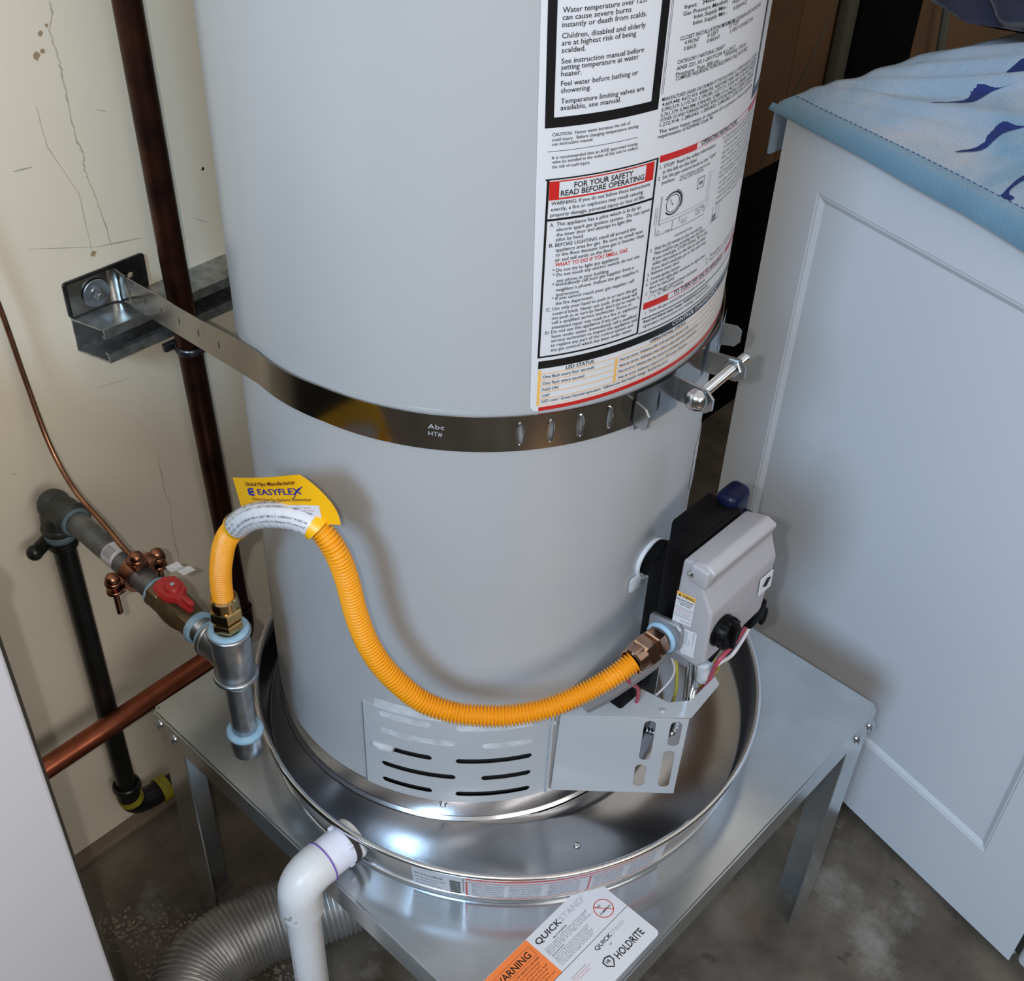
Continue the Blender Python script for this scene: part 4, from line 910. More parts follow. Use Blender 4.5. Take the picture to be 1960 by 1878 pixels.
b = nb(); cyl(b, c+Vector((.0022, 0, 0)), c+Vector((.0036, 0, 0)), .0075, seg=24); cyl(b, c+Vector((.0036, 0, 0)), c+Vector((.0095, 0, 0)), .0062, seg=6, ch=.0008); cyl(b, c+Vector((.0095, 0, 0)), c+Vector((.0108, 0, 0)), .0035, .003, seg=12); finish(b, 'lag_screw', 'zinc', t, 30)
lettering([('Abc', s_ang(-55.5), .0040, s_ang(-52.2), .0048, 0, 'l'), ('HT#', s_ang(-55.4), -.0030, s_ang(-52.6), .0042, 0, 'l')], lambda x, y, q: smap(x, y)*1.0+Vector((on_path(x).x, on_path(x).y, 0)).normalized()*.0018, 'stamped_mark', t, {'l': 'lightink'})
# tension brackets: sheets lying on the strap with a tab turned outwards
def lug(a0, a1, atab, zc, name, hook):
    b = nb(); colstrip(b, frange(a0, a1, 1.5), [((a0+a1)/2-.35, (a0+a1)/2+.35, zc, .011)], lambda s: zc-.0195, lambda s: zc+.0195, tf(RS+.0035), fine=DEG)
    bmesh.ops.solidify(b, geom=list(b.faces), thickness=.0018)
    a = R(atab); er = Vector((math.cos(a), math.sin(a), 0)); et = Vector((-math.sin(a), math.cos(a), 0)); o = er*(RS+.003)+Vector((0, 0, zc))
    m = basis(o, er, (0, 0, 1))
    q = plate([[(0, -.0115), (.030, -.0115), (.037, -.0055), (.037, .0055), (.030, .0115), (0, .0115)]], .0026, m); me = bpy.data.meshes.new('x'); q.to_mesh(me); b.from_mesh(me); q.free()
    ah = R(hook); er2 = Vector((math.cos(ah), math.sin(ah), 0)); o2 = er2*(RS+.003)+Vector((0, 0, zc-(.010 if hook > 0 else .001)))
    q = plate([[(0, -.011), (.013, -.011), (.0180, -.005), (.0180, .006), (.013, .011), (0, .012)]], .0022, basis(o2, er2, (0, 0, 1))); q.to_mesh(me); b.from_mesh(me); q.free()
    return finish(b, name, 'zincplate', t, 30)
lug(-11.5, 1.6, 1.6, .9880, 'tension_bracket', -11.5)
lug(14.3, 30.0, 14.3, .9890, 'tension_bracket', 30.0)
p0 = Vector((.2645, -.001, .9915)); p1 = Vector((.2555, .0905, .9905)); d_ = (p1-p0).normalized()
b = nb(); lathe(b, [(0, -.0085), (.004, -.0080), (.0080, -.0055), (.0105, -.0015), (.0110, .001), (.0105, .003), (0, .003)], p0, d_, 32); finish(b, 'bolt_head', 'zinc', t)
b = nb(); L_ = (p1-p0).length; n_ = int((L_-.006)/.0007)
tube(b, [p0+d_*(.003+k*.0007) for k in range(n_)]+[p1], [.0046+(.0004 if k % 2 else -.0003) for k in range(n_)]+[.0036], 14); finish(b, 'bolt_shaft', 'zinc', t, 60)
b = nb(); q = p0+d_*.0635; cyl(b, q, q+d_*.0085, .0096, seg=6, ch=.001); finish(b, 'hex_nut', 'zinc', t, 20)

# ---------------------------------------------------------------- copper water pipe
t = thing('copper_water_pipe', 'copper water pipe, dark upright run turning into a reddish level run', 'water pipe', (-.353, -.105, .30))
b = nb(); tube(b, [(-.353, -.128, 1.62), (-.353, -.1235, 1.21), (-.353, -.1190, .92), (-.353, -.1065, .52), (-.353, -.1025, .345)], .0145, 24); pv = finish(b, 'upright_pipe', 'copold', t); pv['label'] = 'dark brown upright copper pipe'
b = nb(); pts = spline([(-.353, -.1025, .365), (-.353, -.1022, .335), (-.353, -.106, .318), (-.353, -.118, .3085), (-.353, -.140, .3062)], 8); tube(b, pts, .0168, 24); ring(b, pts[0], (0, 0, 1), .0155, .0022, 24, 8); ring(b, pts[-1], (0, 1, 0), .0155, .0022, 24, 8); finish(b, 'elbow', 'copold', t)
b = nb(); cyl(b, (-.353, -.135, .3064), (-.353, -.70, .2885), .0145, seg=28); ph = finish(b, 'level_pipe', 'copper', t); ph['label'] = 'reddish level copper pipe'

# ---------------------------------------------------------------- gas line
YG = -.307; ZN = .6640
t = thing('gas_pipe', 'dark iron gas pipe with grey nipple, shut-off valve, tee and drip leg', 'gas pipe', (-.386, YG, 0))
b = nb(); cyl(b, (-.386, YG-.003, .105), (-.386, YG, .600), .0138, seg=28); finish(b, 'riser_pipe', 'iron', t)
b = nb(); cyl(b, (-.386, YG, .595), (-.386, YG, .626), .0180, .0165, seg=28, ch=.001); ring(b, (-.386, YG, .603), (0, 0, 1), .0165, .0026, 28, 8); finish(b, 'coupling', 'iron', t)
b = nb(); pts = spline([(-.386, YG, .618), (-.386, YG, .640), (-.374, YG, .657), (-.360, YG, ZN), (-.338, YG, ZN)], 8); tube(b, pts, [.0180]*len(pts), 24)
ring(b, (-.386, YG, .624), (0, 0, 1), .0175, .0034, 28, 10, 1.6); ring(b, (-.340, YG, ZN), (1, 0, 0), .0178, .0036, 28, 10, 1.6); ball(b, (-.382, YG, .660), .0195, 20); finish(b, 'elbow', 'ironfit', t)
b = nb(); ring(b, (-.3345, YG, ZN), (1, 0, 0), .0150, .0030, 28, 8); finish(b, 'thread_sealant', 'sealold', t)
b = nb(); ring(b, (-.386, YG, .6135), (0, 0, 1), .0170, .0026, 28, 8, 2.2); finish(b, 'thread_sealant', 'sealold', t)
b = nb(); cyl(b, (-.338, YG, ZN), (-.170, YG, ZN), .0136, seg=28); np_ = finish(b, 'pipe_nipple', 'galvold', t); np_['label'] = 'grey galvanised pipe nipple'
b = nb(); lathe(b, [(.01385, 0), (.0139, .021)], (-.262, YG, ZN), (1, 0, 0), 28, R(-60), R(190)); st_ = finish(b, 'pipe_sticker', 'white', t)
b = nb()
for k in range(9): lathe(b, [(.01405, .002+.0016*k), (.01405, .0028+.0016*k)], (-.262, YG, ZN), (1, 0, 0), 12, R(95), R(150))
finish(b, 'bar_code', 'greyink', st_, 0)
b = nb(); ring(b, (-.1745, YG, ZN), (1, 0, 0), .0145, .0030, 28, 8); finish(b, 'thread_sealant', 'seal', t)
# ball valve
b = nb(); cyl(b, (-.174, YG, ZN), (-.156, YG, ZN), .0180, seg=8, ch=.001); lathe(b, [(.0165, 0), (.0175, .006), (.0190, .018), (.0185, .030), (.0165, .040)], (-.158, YG, ZN), (1, 0, 0), 28); cyl(b, (-.120, YG, ZN), (-.101, YG, ZN), .0172, seg=8, ch=.001); cyl(b, (-.1385, YG, ZN), (-.1385, YG, ZN+.026), .0085, seg=20); vb = finish(b, 'ball_valve', 'brass', t, 30); vb['label'] = 'tarnished brass ball valve'
hz = ZN+.026
b = nb()
outl = [(-.0215, .004), (-.0150, .0135), (-.002, .0150), (.010, .0125), (.0170, .0065), (.0300, .0040), (.0375, .0028), (.0385, -.0028), (.0300, -.0045), (.0170, -.0060), (.010, -.0125), (-.002, -.0150), (-.0150, -.0135), (-.0215, -.004)]
q = plate([outl], .0075, basis((-.1385, YG-.002, hz+.002), (1, -.06, -.02), (.06, 1, 0))); me = bpy.data.meshes.new('x'); q.to_mesh(me); b.from_mesh(me); q.free()
bmesh.ops.bevel(b, geom=[e for e in b.edges if len(e.link_faces) == 2 and e.calc_face_angle(0) > .6 and abs(e.verts[0].co.z-e.verts[1].co.z) < .004], offset=.002, segments=2, affect='EDGES')
bx(b, -.118, -.101, YG-.0050, YG+.002, hz+.004, hz+.0095, .0018); cyl(b, (-.1385, YG, hz), (-.1385, YG, hz+.009), .0105, .0085, seg=24, ch=.001)
hd = finish(b, 'lever_handle', 'red', vb, 35)
b = nb(); cyl(b, (-.1385, YG, hz+.009), (-.1385, YG, hz+.0108), .0024, seg=10); finish(b, 'screw', 'zinc', vb)
# nipple, tee, drip leg
b = nb(); ring(b, (-.1000, YG, ZN), (1, 0, 0), .0150, .0034, 28, 8, 1.3); finish(b, 'thread_sealant', 'seal', t); b = nb(); ring(b, (-.0835, YG, ZN), (1, 0, 0), .0148, .0028, 28, 8); finish(b, 'thread_sealant', 'seal', t)
b = nb(); cyl(b, (-.102, YG, ZN), (-.075, YG, ZN), .0137, seg=28); [ring(b, (-.098+.0022*k, YG, ZN), (1, 0, 0), .0133, .0010, 28, 6) for k in range(8)]; finish(b, 'close_nipple', 'galvbright', t)
XT = -.0415
b = nb(); cyl(b, (XT, YG, .6360), (XT, YG, .7050), .0200, seg=36, ch=.002); ring(b, (XT, YG, .6390), (0, 0, 1), .0205, .0030, 36, 10); ring(b, (XT, YG, .7020), (0, 0, 1), .0200, .0026, 36, 10)
cyl(b, (-.0790, YG, ZN), (XT, YG, ZN), .0185, .0200, seg=32); ring(b, (-.0775, YG, ZN), (1, 0, 0), .0180, .0030, 32, 10); finish(b, 'tee', 'galvbright', t, 50)
b = nb(); ring(b, (XT, YG, .7055), (0, 0, 1), .0165, .0044, 32, 10, .7); finish(b, 'thread_sealant', 'seal', t)
b = nb(); cyl(b, (XT, YG, .548), (XT, YG, .640), .0135, seg=28); [ring(b, (XT, YG, .6345-.0022*k), (0, 0, 1), .0131, .0010, 28, 6) for k in range(5)]; finish(b, 'drip_leg', 'galvbright', t)
b = nb(); ring(b, (XT, YG, .6285), (0, 0, 1), .0136, .0016, 28, 8, 1.5); finish(b, 'thread_sealant', 'seal', t); b = nb(); ring(b, (XT, YG, .5480), (0, 0, 1), .0155, .0050, 32, 10, .9); finish(b, 'thread_sealant', 'seal', t)
b = nb(); lathe(b, [(0, 0), (.0125, .001), (.0165, .006), (.0178, .020), (.0190, .036), (.0150, .038), (0, .038)], (XT, YG, .5095), (0, 0, 1), 32); finish(b, 'end_cap', 'galvbright', t)
# hanger lug, taped elbow at the foot
b = nb(); cyl(b, (-.396, YG-.010, .606), (-.386, YG-.034, .605), .0085, seg=16, ch=.002); ball(b, (-.385, YG-.036, .606), .0098, 16); cyl(b, (-.386, YG, .612), (-.386, YG, .600), .0188, seg=28); finish(b, 'pipe_hanger', 'iron', t)
b = nb(); pts = spline([(-.386, YG-.003, .125), (-.386, YG-.003, .098), (-.386, YG+.004, .080), (-.386, YG+.022, .071), (-.386, YG+.045, .068)], 8); tube(b, pts, .0172, 24); ring(b, pts[0], (0, 0, 1), .0170, .0035, 24, 8, 1.8); ring(b, pts[-1], (0, 1, 0), .0168, .003, 24, 8, 1.8); finish(b, 'foot_elbow', 'iron', t)
b = nb(); cyl(b, (-.386, YG+.045, .068), (-.386, YG+.15, .064), .0145, seg=24); finish(b, 'foot_pipe', 'iron', t)
for (a, c, r) in [((-.386, YG-.003, .104), (-.386, YG-.001, .092), .0182), ((-.386, YG+.0405, .0685), (-.386, YG+.056, .0676), .0202), ((-.386, YG+.082, .0666), (-.386, YG+.094, .066), .0155)]:
    b = nb(); cyl(b, a, c, r, seg=24); finish(b, 'yellow_tape', 'lime', t)

# ---------------------------------------------------------------- ground clamp and wire
t = thing('ground_clamp', 'copper coloured ground clamp bolted round the grey gas nipple', 'ground clamp', (-.213, YG, ZN))
XC = -.214
def jaw(sgn, name):
    b = nb(); n = 16; inner, outer = [], []
    for k in range(n+1):
        a = R(200-220*k/n) if sgn > 0 else R(-20-140*0-140*k/n-0)
        if sgn > 0: a = R(185-190*k/n)
        else: a = R(-5-170*k/n)
        inner.append((.0145*math.cos(a), .0145*math.sin(a))); outer.append((.0190*math.cos(a), .0190*math.sin(a)))
    q = plate([outer+inner[::-1]], .015, basis((XC, YG, ZN), (0, 1, 0), (0, 0, 1))); me = bpy.data.meshes.new('x'); q.to_mesh(me); b.from_mesh(me); q.free()
    z = ZN+sgn*.006
    for s in (-1, 1):
        cyl(b, (XC, YG+s*.028, z-.0024), (XC, YG+s*.028, z+.0024), .0092, seg=20, ch=.0008); bx(b, XC-.007, XC+.007, YG+s*.0155-.004, YG+s*.026+.002, z-.0024, z+.0024, .0008)
    if sgn > 0:
        bx(b, XC-.004, XC+.016, YG-.008, YG+.010, ZN+.016, ZN+.025, .002); cyl(b, (XC+.008, YG, ZN+.024), (XC+.008, YG, ZN+.028), .0085, seg=20, ch=.001)
        bx(b, XC-.005, XC+.012, YG+.008, YG+.022, ZN+.010, ZN+.017, .002)
    return finish(b, name, 'bronze', t, 35)
jaw(1, 'upper_jaw'); jaw(-1, 'lower_jaw')
for (px, py, z0, z1) in [(XC, YG-.028, ZN-.040, ZN+.009), (XC, YG+.028, ZN-.034, ZN+.009), (XC+.008, YG, ZN+.016, ZN+.028)]:
    b = nb(); cyl(b, (px, py, z0), (px, py, z1), .0034, seg=14); lathe(b, [(.0075, 0), (.0078, .003), (.0062, .0062), (.0030, .0078), (0, .0082)], (px, py, z1), (0, 0, 1), 20); finish(b, 'bolt', 'bronze', t)
b = nb(); pts = spline([(-.192, YG+.030, ZN+.009), (-.184, YG+.031, ZN+.006), (-.176, YG+.034, ZN+.010), (-.171, YG+.038, ZN+.005)], 6)
vs_a = [b.verts.new(p+Vector((0, -.006, 0))) for p in pts]; vs_b = [b.verts.new(p+Vector((.003, .008, .001))) for p in pts]
for i in range(len(pts)-1): b.faces.new((vs_a[i], vs_a[i+1], vs_b[i+1], vs_b[i]))
solid(finish(b, 'paper_tag', 'white', t), .0004, -1, (0, 0, 1))
b = nb(); pts = spline([(-.400, -.330, 1.10), (-.400, -.3105, .985), (-.400, -.3007, .9154), (-.397, -.2955, .8217), (-.372, -.2980, .7480), (-.330, -.3010, .7100), (-.275, -.3025, .6960), (-.235, -.3055, .6890), (-.208, -.3065, .6870)], 10); tube(b, pts, .0031, 10)
tag(finish(b, 'ground_wire', 'copwire'), 'thin bare copper ground wire hanging down the cream wall to the clamp', 'wire')

# ---------------------------------------------------------------- yellow flexible gas connector
t = thing('gas_connector_hose', 'yellow corrugated gas hose sweeping from the tee to the gas control', 'gas hose', (XT, YG, .71))
hp = [(XT-.001, YG, .742), (-.0385, -.3085, .775), (-.0315, -.3090, .805), (-.0120, -.3100, .850), (.0230, -.3070, .893), (.0610, -.2990, .9155), (.0925, -.2900, .9185), (.1105, -.2840, .8985), (.1185, -.2793, .865), (.1238, -.2768, .828), (.1326, -.2725, .791), (.1480, -.2645, .7587), (.1727, -.2490, .7278), (.1958, -.2313, .7145), (.2172, -.2113, .7096), (.2367, -.1892, .7080), (.2570, -.1606, .7113), (.2735, -.1289, .7205), (.2850, -.1040, .7310), (.2922, -.0800, .7405)]
hs, HL = resample(spline(hp, 14), .00068)
b = nb(); tube(b, hs, [.0098+(.0005, .0010, .0005, -.0018, -.0018)[i % 5] for i in range(len(hs))], 18); finish(b, 'corrugated_hose', 'yellow', t, 70)
def fitting(o, ax_, m1, m2, flip):
    o = Vector(o); a = Vector(ax_).normalized()
    b = nb(); cyl(b, o, o+a*.008, .0120, seg=20); cyl(b, o+a*.006, o+a*.017, .0160, seg=6, ch=.0012); finish(b, 'union_adapter', m2, t, 20)
    b = nb(); cyl(b, o+a*.016, o+a*.021, .0128, .0150, seg=6); cyl(b, o+a*.021, o+a*.0345, .0172, seg=6, ch=.0016); lathe(b, [(.0142, .034), (.0138, .046), (.0118, .0475), (.0104, .044)], o, a, 24); finish(b, 'flare_nut', m1, t, 20)
fitting((XT, YG, .7035), (0, 0, 1), 'dichro', 'dichro', 0)
fitting((.292, -.0370, .7420), (-.012, -1, -.02), 'dichro2', 'dichro2', 0)
# paper tag wrapped round the top of the hose
acc = [0]
for p, q in zip(hs[:-1], hs[1:]): acc.append(acc[-1]+(q-p).length)
def near(pt): 
    pt = Vector(pt); return min(range(len(hs)), key=lambda i: (hs[i]-pt).length)
i0, i1 = near((.004, -.309, .872)), near((.098, -.288, .9165))
HF = path_frames(hs)
CAMH = Vector((.72, -.755, 1.6))
def wrapf(x, y, q=0, d=0):
    i = int(max(0, min(1, x))*(i1-i0))+i0; t_, u_, v_ = HF[i]; p = hs[i]
    w = (CAMH-p).normalized(); w = (w-t_*w.dot(t_)).normalized(); up = t_.cross(w); up = up if up.z > 0 else -up
    a = R(70-150*(1-y)); return p+(w*math.cos(a)+up*math.sin(a))*(.0118+d)
b = nb(); n1, n2 = 40, 18; G = [[b.verts.new(wrapf(i/n1, 1.25-j*2.0/n2+.0, 0, .0007*math.sin(i*2.1)*(j/n2))) for j in range(n2+1)] for i in range(n1+1)]
for i in range(n1):
    for j in range(n2): b.faces.new((G[i][j], G[i+1][j], G[i+1][j+1], G[i][j+1]))
tg = finish(b, 'warning_tag', 'white', t, 60); tg['label'] = 'yellow and white paper tag'; 
for xe in (0, 1):
    b = nb(); G = [[b.verts.new(wrapf((k*.045 if xe == 0 else 1-k*.05), 1.25-j*2.0/n2, 0, .0010)) for j in range(n2+1)] for k in (0, 1)]
    for j in range(n2): b.faces.new((G[0][j], G[1][j], G[1][j+1], G[0][j+1]))
    finish(b, 'yellow_edge', 'tagyellow', tg)
TL_ = []
for k, s_ in enumerate(['USE WITH APPLIANCE CONNECTOR FITTINGS ONLY.', 'DO NOT USE THIS CONNECTOR WITH INFRARED RADIANT TUBE HEATERS.', 'DO NOT USE IN APPLICATIONS WHERE REPEATED FLEXING OR VIBRATION IS', 'REQUIRED.', 'DO NOT USE IN LOCATIONS WHERE GAS PIPING IS A PART OF A SIGN', 'Connector not to be used outside of the building or be reused']):
    TL_.append((s_, .07, .98-.135*k, .20 if len(s_) < 12 else .93, .062 if k % 2 else .055, 1 if k in (1, 2, 4) else 0, 'k' if k != 1 else 'k'))
lettering(TL_, lambda x, y, q: wrapf(x, y, 0, .0012), 'lettering', tg, {'k': 'greyink'})
# printed flap standing up from the wrap
FT = [Vector((-.0110, -.2965, .9128)), Vector((.1050, -.2935, .9830))]; FB = [Vector((.0040, -.3000, .8800)), Vector((.1120, -.2925, .9320))]
def flapf(x, y, q=0, d=0):
    # x 0..1 left-right, y 0 top .. 1 bottom
    A = FT[0].lerp(FT[1], x); B = FB[0].lerp(FB[1], x); p = A.lerp(B, y)
    k = max(0, x-.72)/.28; p = p+Vector((.006*k*k*0, .016*k*k, -.010*k*k)); nrm = Vector((.5, -.80, .35)).normalized()
    p += nrm*(.004*math.sin(PI*min(x/.8, 1)))
    return p+nrm*d
b = nb(); n1, n2 = 30, 14; xm = lambda q: .81+.19*math.sin(PI/2*min(1, q*1.1))**.75; G = [[b.verts.new(flapf(i/n1*xm(j/n2), j/n2)) for j in range(n2+1)] for i in range(n1+1)]
for i in range(n1):
    for j in range(n2): b.faces.new((G[i][j], G[i+1][j], G[i+1][j+1], G[i][j+1]))
fl = finish(b, 'tag_flap', 'tagyellow', tg, 60); 
patches([(.20, .90, .62, 1.0)], lambda x, y, q: flapf(x, y, 0, .0004), 'white_field', 'white', tg, .05)
FL = [('Global Pipe Manufacturer', .16, .185, .76, .085, 1, 'm'), ('EASYFLEX', .30, .395, .80, .135, 1, 'b'), ('Stainless Steel Gas Appliance Connector', .20, .535, .86, .066, 0, 'm')]
for k in range(4): FL.append((['WARNING: Do not remove this connector label.', 'Shut off the gas valve before you start work and', 'test each joint for leaks with a soap mix. Never', 'reuse it when it has been kinked or bent.'][k], .25, .69+.055*k, .84+.02*(k % 2), .030, 0, 'p'))
# the flap's y grows downwards, so letters are flipped in y about their baseline
def flet(lines, inks):
    out = []
    for (s_, x0, y, x1, ch, bo, ink) in lines: out.append((s_, x0, -y, x1, ch, bo, ink))
    lettering(out, lambda x, y, q: flapf(x, -y, 0, .0008), 'lettering', tg, inks)
flet(FL, {'m': 'maroon', 'b': 'blueink', 'p': 'pinkink'})
# the swirl emblem: three stacked open loops
b = nb()
for yy in (.295, .365):
    tube(b, [flapf(.225+.042*math.cos(R(q)), yy+.042*math.sin(R(q)), 0, .0010) for q in range(60, 301, 15)], .00085, 6)
finish(b, 'swirl_emblem', 'blueink', tg)
b = nb(); tube(b, [flapf(.70, .50, 0, .0009), flapf(.75, .36, 0, .0009), flapf(.81, .24, 0, .0009)], .0004, 6); finish(b, 'swash', 'blueink', tg)

# ---------------------------------------------------------------- white plastic drain pipe
t = thing('drain_pipe', 'white plastic drain pipe turning down from the side of the pan', 'drain pipe', (.0905, -.347, 0))
X_ = .1035; ZP = H+.0290
b = nb(); cyl(b, (X_, -.2835, ZP), (X_, -.2905, ZP), .0235, seg=32, ch=.001); finish(b, 'inner_flange', 'pvc', t)
b = nb(); cyl(b, (X_, -.2925, ZP), (X_, -.2965, ZP), .0242, seg=32); finish(b, 'rubber_gasket', 'gasket_shade', t)
b = nb(); cyl(b, (X_, -.2965, ZP), (X_, -.3290, ZP), .0222, seg=36, ch=.0012)
for k in range(4):
    a = PI/4+PI/2*k; bx(b, X_+.020*math.cos(a)-.004, X_+.020*math.cos(a)+.004, -.304, -.297, ZP+.020*math.sin(a)-.004, ZP+.020*math.sin(a)+.004, .0015)
finish(b, 'adapter', 'pvcnew', t)
b = nb(); ring(b, (X_, -.3266, ZP), (0, 1, 0), .0232, .0011, 36, 6); finish(b, 'primer_line', 'purple', t)
b = nb(); pts = spline([(X_, -.327, ZP), (X_, -.338, ZP), (X_, -.350, ZP-.004), (X_, -.3575, ZP-.014), (X_, -.3590, ZP-.030), (X_, -.3590, ZP-.050)], 8); tube(b, pts, .0236, 32); finish(b, 'elbow', 'pvc', t)
b = nb(); cyl(b, (X_, -.359, ZP-.045), (X_+.002, -.359, .002), .0188, seg=32); dp = finish(b, 'pipe', 'pvc', t)
b = nb(); random.seed(11); qs = [(R(-70+34*random.uniform(-1, 1)*.6), ZP-.040+.012*random.uniform(-1, 1)) for _ in range(6)]
for a_, z_ in qs:
    c_0 = [b.verts.new((X_+.0240*math.cos(a_+.08*math.cos(k)*random.uniform(.6, 1.2)), -.359+.0240*math.sin(a_+.12*math.cos(k)), z_+.0026*math.sin(k)*random.uniform(.5, 1.3))) for k in [j*.785 for j in range(8)]]; b.faces.new(c_0)
o = finish(b, 'grime_spots', 'dirt', t, 0); o['kind'] = 'stuff'
lettering([('PVC 1120 SCH 40 PR 450 PSI', 0, 0, .12, .0045, 0, 'p')], lambda x, y, q: Vector((X_-.0015+.0190*math.cos(R(-88)+y/.019), -.359+.0190*math.sin(R(-88)+y/.019), .37-x)), 'lettering', dp, {'p': 'pinkink'})

# ---------------------------------------------------------------- flexible foil duct on the floor
b = nb(); pts, L_ = resample(spline([(.14, -.490, .056), (.03, -.488, .056), (-.06, -.455, .056), (-.114, -.39, .056), (-.110, -.30, .056), (-.072, -.205, .056), (-.035, -.11, .056), (-.01, 0, .056)], 12), .0014)
tube(b, pts, [.0525+.0018*math.cos(2*PI*i/5) for i in range(len(pts))], 36); tag(finish(b, 'flexible_duct', 'duct', None, 70), 'ribbed silver flexible duct lying on the floor by the white pipe', 'duct')
# ---------------------------------------------------------------- appliance on the right
E_ = Vector((.9761, -.2174, 0)); N_ = Vector((.2174, .9761, 0)); O_ = Vector((-.012, .564, 0))
def wl(s, n, z): return O_+E_*s+N_*n+Vector((0, 0, z))
WM = Matrix((E_, N_, Vector((0, 0, 1)))).transposed().to_4x4(); WM = Matrix.Translation(O_) @ WM
t = thing('washing_machine', 'white washing machine with recessed side panel, right of the heater', 'washing machine', tuple(wl(.34, .33, 0)))
SD = .690; ZTOP = 1.000
# side sheet with a pressed recess
b = nb(); r0 = [(.073, .170), (.595, .170), (.595, .925), (.073, .925)]; k_ = .009; o_ = [(0, .022), (SD, .022), (SD, ZTOP), (0, ZTOP)]; i_ = [(.073+k_, .170+k_), (.595-k_, .170+k_), (.595-k_, .925-k_), (.073+k_, .925-k_)]
Lo = [b.verts.new((s, 0, z)) for s, z in o_]; L1 = [b.verts.new((s, 0, z)) for s, z in r0]; L2 = [b.verts.new((s, .0045, z)) for s, z in i_]
for A, B in ((Lo, L1), (L1, L2)):
    for i in range(4): b.faces.new((A[i], A[(i+1) % 4], B[(i+1) % 4], B[i]))
b.faces.new(L2); bmesh.ops.bevel(b, geom=[e for e in b.edges if all(v in L1 for v in e.verts)], offset=.002, segments=2, affect='EDGES'); b.transform(WM); solid(finish(b, 'side_panel', 'washer', t, 10), .001, 1, (-.2, -1, 0), 10)
b = nb(); bx(b, .001, SD-.001, .0092, .66, .022, ZTOP, .004); b.transform(WM); finish(b, 'cabinet', 'washer', t, 40)
b = nb(); bx(b, SD+.006, SD+.055, -.002, .662, .030, ZTOP-.02, .010, 4); b.transform(WM); finish(b, 'front_panel', 'washer', t, 40)
b = nb(); bx(b, SD-.002, SD+.008, .006, .655, .040, ZTOP-.03); b.transform(WM); finish(b, 'front_gap', 'gasket_shade', t, 0)
b = nb(); bx(b, -.004, SD+.055, -.003, .664, ZTOP, ZTOP+.010, .004); b.transform(WM); finish(b, 'top_panel', 'washer', t, 40)
for s, n in ((.05, .05), (.64, .05), (.05, .6), (.64, .6)):
    b = nb(); cyl(b, (s, n, 0), (s, n, .024), .018, seg=16); b.transform(WM); finish(b, 'foot', 'blackmatte', t)
# towel over the top
def th_(s, n):
    z = ZTOP+.0135+.0025*math.sin(9*s+3*n)
    for (c, k, w, a) in ((.092, 1.05, .016, .013), (.052, .52, .014, .010), (.165, 1.10, .022, .014), (.025, .42, .018, .006), (.245, .9, .030, .016)):
        d = n-(c+k*s); w2 = w if d < 0 else w*2.2
        z += a*math.exp(-(d/w2)**2)*min(1, max(0, s+.03)/.06)
    z += .20*max(0, n-.10)*(1 if n < .32 else .22/(n-.10))*min(1, max(0, s+.02)/.2)
    return z
def tw(s, n, d=0):
    """towel surface, folding over the side edges"""
    hang = .030
    if n < -.006:
        q = min(1, (-.006-n)/.012); z = th_(s, 0)-.006*q-(max(0, -.006-n-.004))*max(.12, min(1.3, .12+s*1.6)); return wl(s, -.006-.006*q-d, z)
    if s < -.008:
        q = min(1, (-.008-s)/.012); z = th_(0, n)-.006*q-max(0, -.008-s-.004); return wl(-.008-.007*q, n-d, z)
    return wl(s, n, th_(s, n)+d)
t = thing('towel', 'blue and white plush towel with navy shapes spread on the washing machine', 'towel', tuple(wl(.36, .33, ZTOP+.012)))
b = nb(); ss = frange(-.075, .735, .009); ns = [-.006]+frange(0, .64, .009); G = [[b.verts.new(tw(s, n)) for n in ns] for s in ss]
for i in range(len(ss)-1):
    for j in range(len(ns)-1): b.faces.new((G[i][j], G[i+1][j], G[i+1][j+1], G[i][j+1]))
solid(finish(b, 'cloth', 'towel', t, 80), .004, 1, (0, 0, 1), 80)
b = nb(); ns2 = [-.006, -.010, -.014, -.018, -.024, -.030]; G = [[b.verts.new(tw(s, n-.0014*math.sin(37*s)*(1 if n < -.02 else 0), .0043)) for n in [.012, .004]+ns2] for s in frange(-.018, .735, .006)]
for i in range(len(G)-1):
    for j in range(len(G[0])-1): b.faces.new((G[i][j], G[i+1][j], G[i+1][j+1], G[i][j+1]))
solid(finish(b, 'hem', 'towelhem', t, 80), .0018, 1, (0, 0, 1), 80)
b = nb(); 
for s in frange(-.01, .73, .008): tube(b, [tw(s, .0105, .0068), tw(s+.0045, .0105, .0068)], .00042, 5)
finish(b, 'stitching', 'navy', t)
def blob(pts, name='navy_print'):
    """a printed ribbon that follows the towel: (s, n, halfwidth) along its middle"""
    c = spline([(p[0], p[1], p[2]) for p in pts], 8); b = nb(); Lr, Rr = [], []
    for i, p in enumerate(c):
        a = c[max(0, i-1)]; q = c[min(len(c)-1, i+1)]; d = Vector((q.x-a.x, q.y-a.y)); d.normalize(); w = max(.0008, p.z)
        Lr.append(b.verts.new(tw(p.x-d.y*w, p.y+d.x*w, .0030))); Rr.append(b.verts.new(tw(p.x+d.y*w, p.y-d.x*w, .0056)))
    for i in range(len(c)-1): b.faces.new((Lr[i], Lr[i+1], Rr[i+1], Rr[i]))
    o = finish(b, name, 'navy', t, 0); return o
blob([(.115, .118, 0.0021), (.117, .132, 0.0051), (.119, .148, 0.0066), (.127, .168, 0.0111), (.122, .205, 0.0141), (.128, .235, 0.0186), (.134, .262, 0.0246), (.14, .30, 0.0261), (.16, .34, 0.0156)])
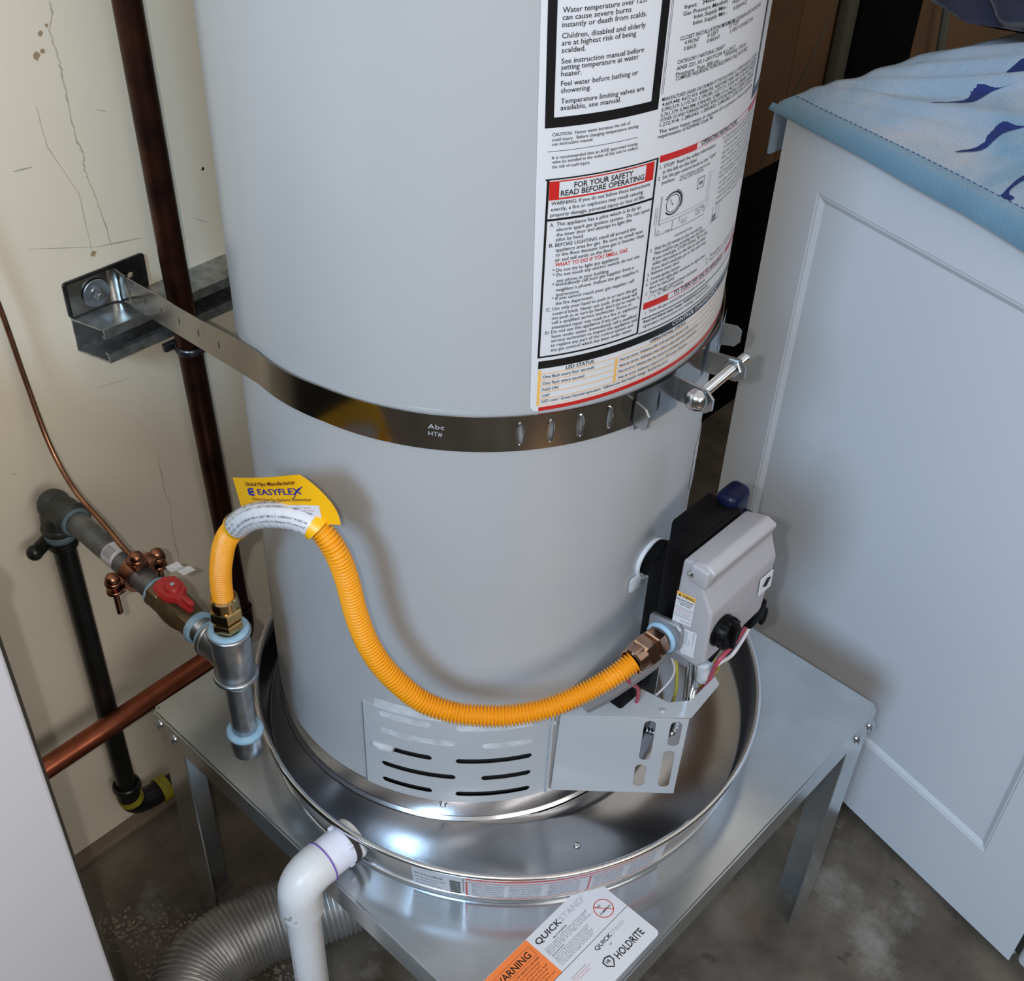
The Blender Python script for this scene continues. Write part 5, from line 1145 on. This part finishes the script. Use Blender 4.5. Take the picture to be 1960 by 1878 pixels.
blob([(.205, .060, 0.0043), (.208, .072, 0.0066), (.212, .088, 0.0081), (.209, .110, 0.0096), (.204, .132, 0.0126), (.208, .155, 0.0156), (.222, .18, 0.0201), (.25, .21, 0.0246), (.28, .23, 0.0186)])
blob([(.320, .002, 0.0018), (.313, .009, 0.0073), (.307, .018, 0.0118), (.303, .025, 0.0051), (.296, .043, 0.0039), (.288, .072, 0.0066), (.284, .11, 0.0111), (.29, .15, 0.0186), (.31, .19, 0.0246)])
blob([(.3045, .011, 0.0018), (.308, .017, 0.0059), (.311, .026, 0.0018)])
blob([(.33, .28, 0.0066), (.35, .31, 0.0216), (.39, .33, 0.0276), (.46, .33, 0.0096)])
# dark cloth bundle heaped on the towel
b = nb(); random.seed(3)
n = bmesh.ops.create_icosphere(b, subdivisions=5, radius=1)
c0 = wl(.055, .440, 0)
from mathutils import noise as mn
for v in n['verts']:
    d = v.co.normalized(); k = 1+.22*mn.noise(d*1.7+Vector((3, 1, 4)))+.10*mn.noise(d*4.1)+.035*abs(mn.noise(d*9))
    f = 1+.10*math.sin(6*d.x+4*d.z+3*mn.noise(d*2))
    v.co = Vector((d.x*.150*k*f, d.y*.130*k*f, max(-.02, d.z*.095*k)))+Vector((c0.x, c0.y, ZTOP+.084))
t2 = tag(finish(b, 'cloth_bundle', 'purplecloth', None, 80), 'dark purple cloth bundle heaped on the back of the blue towel', 'cloth')
# ---------------------------------------------------------------- appliance in the left foreground
t = thing('white_cabinet', 'plain white appliance cabinet in the lower left foreground', 'cabinet', (-.15, -.9, 0))
LM = Matrix.Identity(4)
b = nb(); bx(b, -.325, .0625, -1.22, -.5505, .02, 1.0, .004, 3); b.transform(LM); finish(b, 'body', 'cabinet', t, 40)
b = nb(); bx(b, -.32, .0560, -.5512, -.5470, .03, .99); b.transform(LM); finish(b, 'edge_shade_strip', 'gasket_shade', t, 0)  # dark strip standing in for the gap shadow along the cabinet edge
b = nb(); bx(b, -.33, .0675, -1.225, -.545, 1.0, 1.02, .006, 3); b.transform(LM); finish(b, 'lid', 'cabinet', t, 40)
for x in (-.29, .02):
    for y in (-1.18, -.60): b = nb(); cyl(b, (x, y, 0), (x, y, .022), .02, seg=14); finish(b, 'foot', 'blackmatte', t)
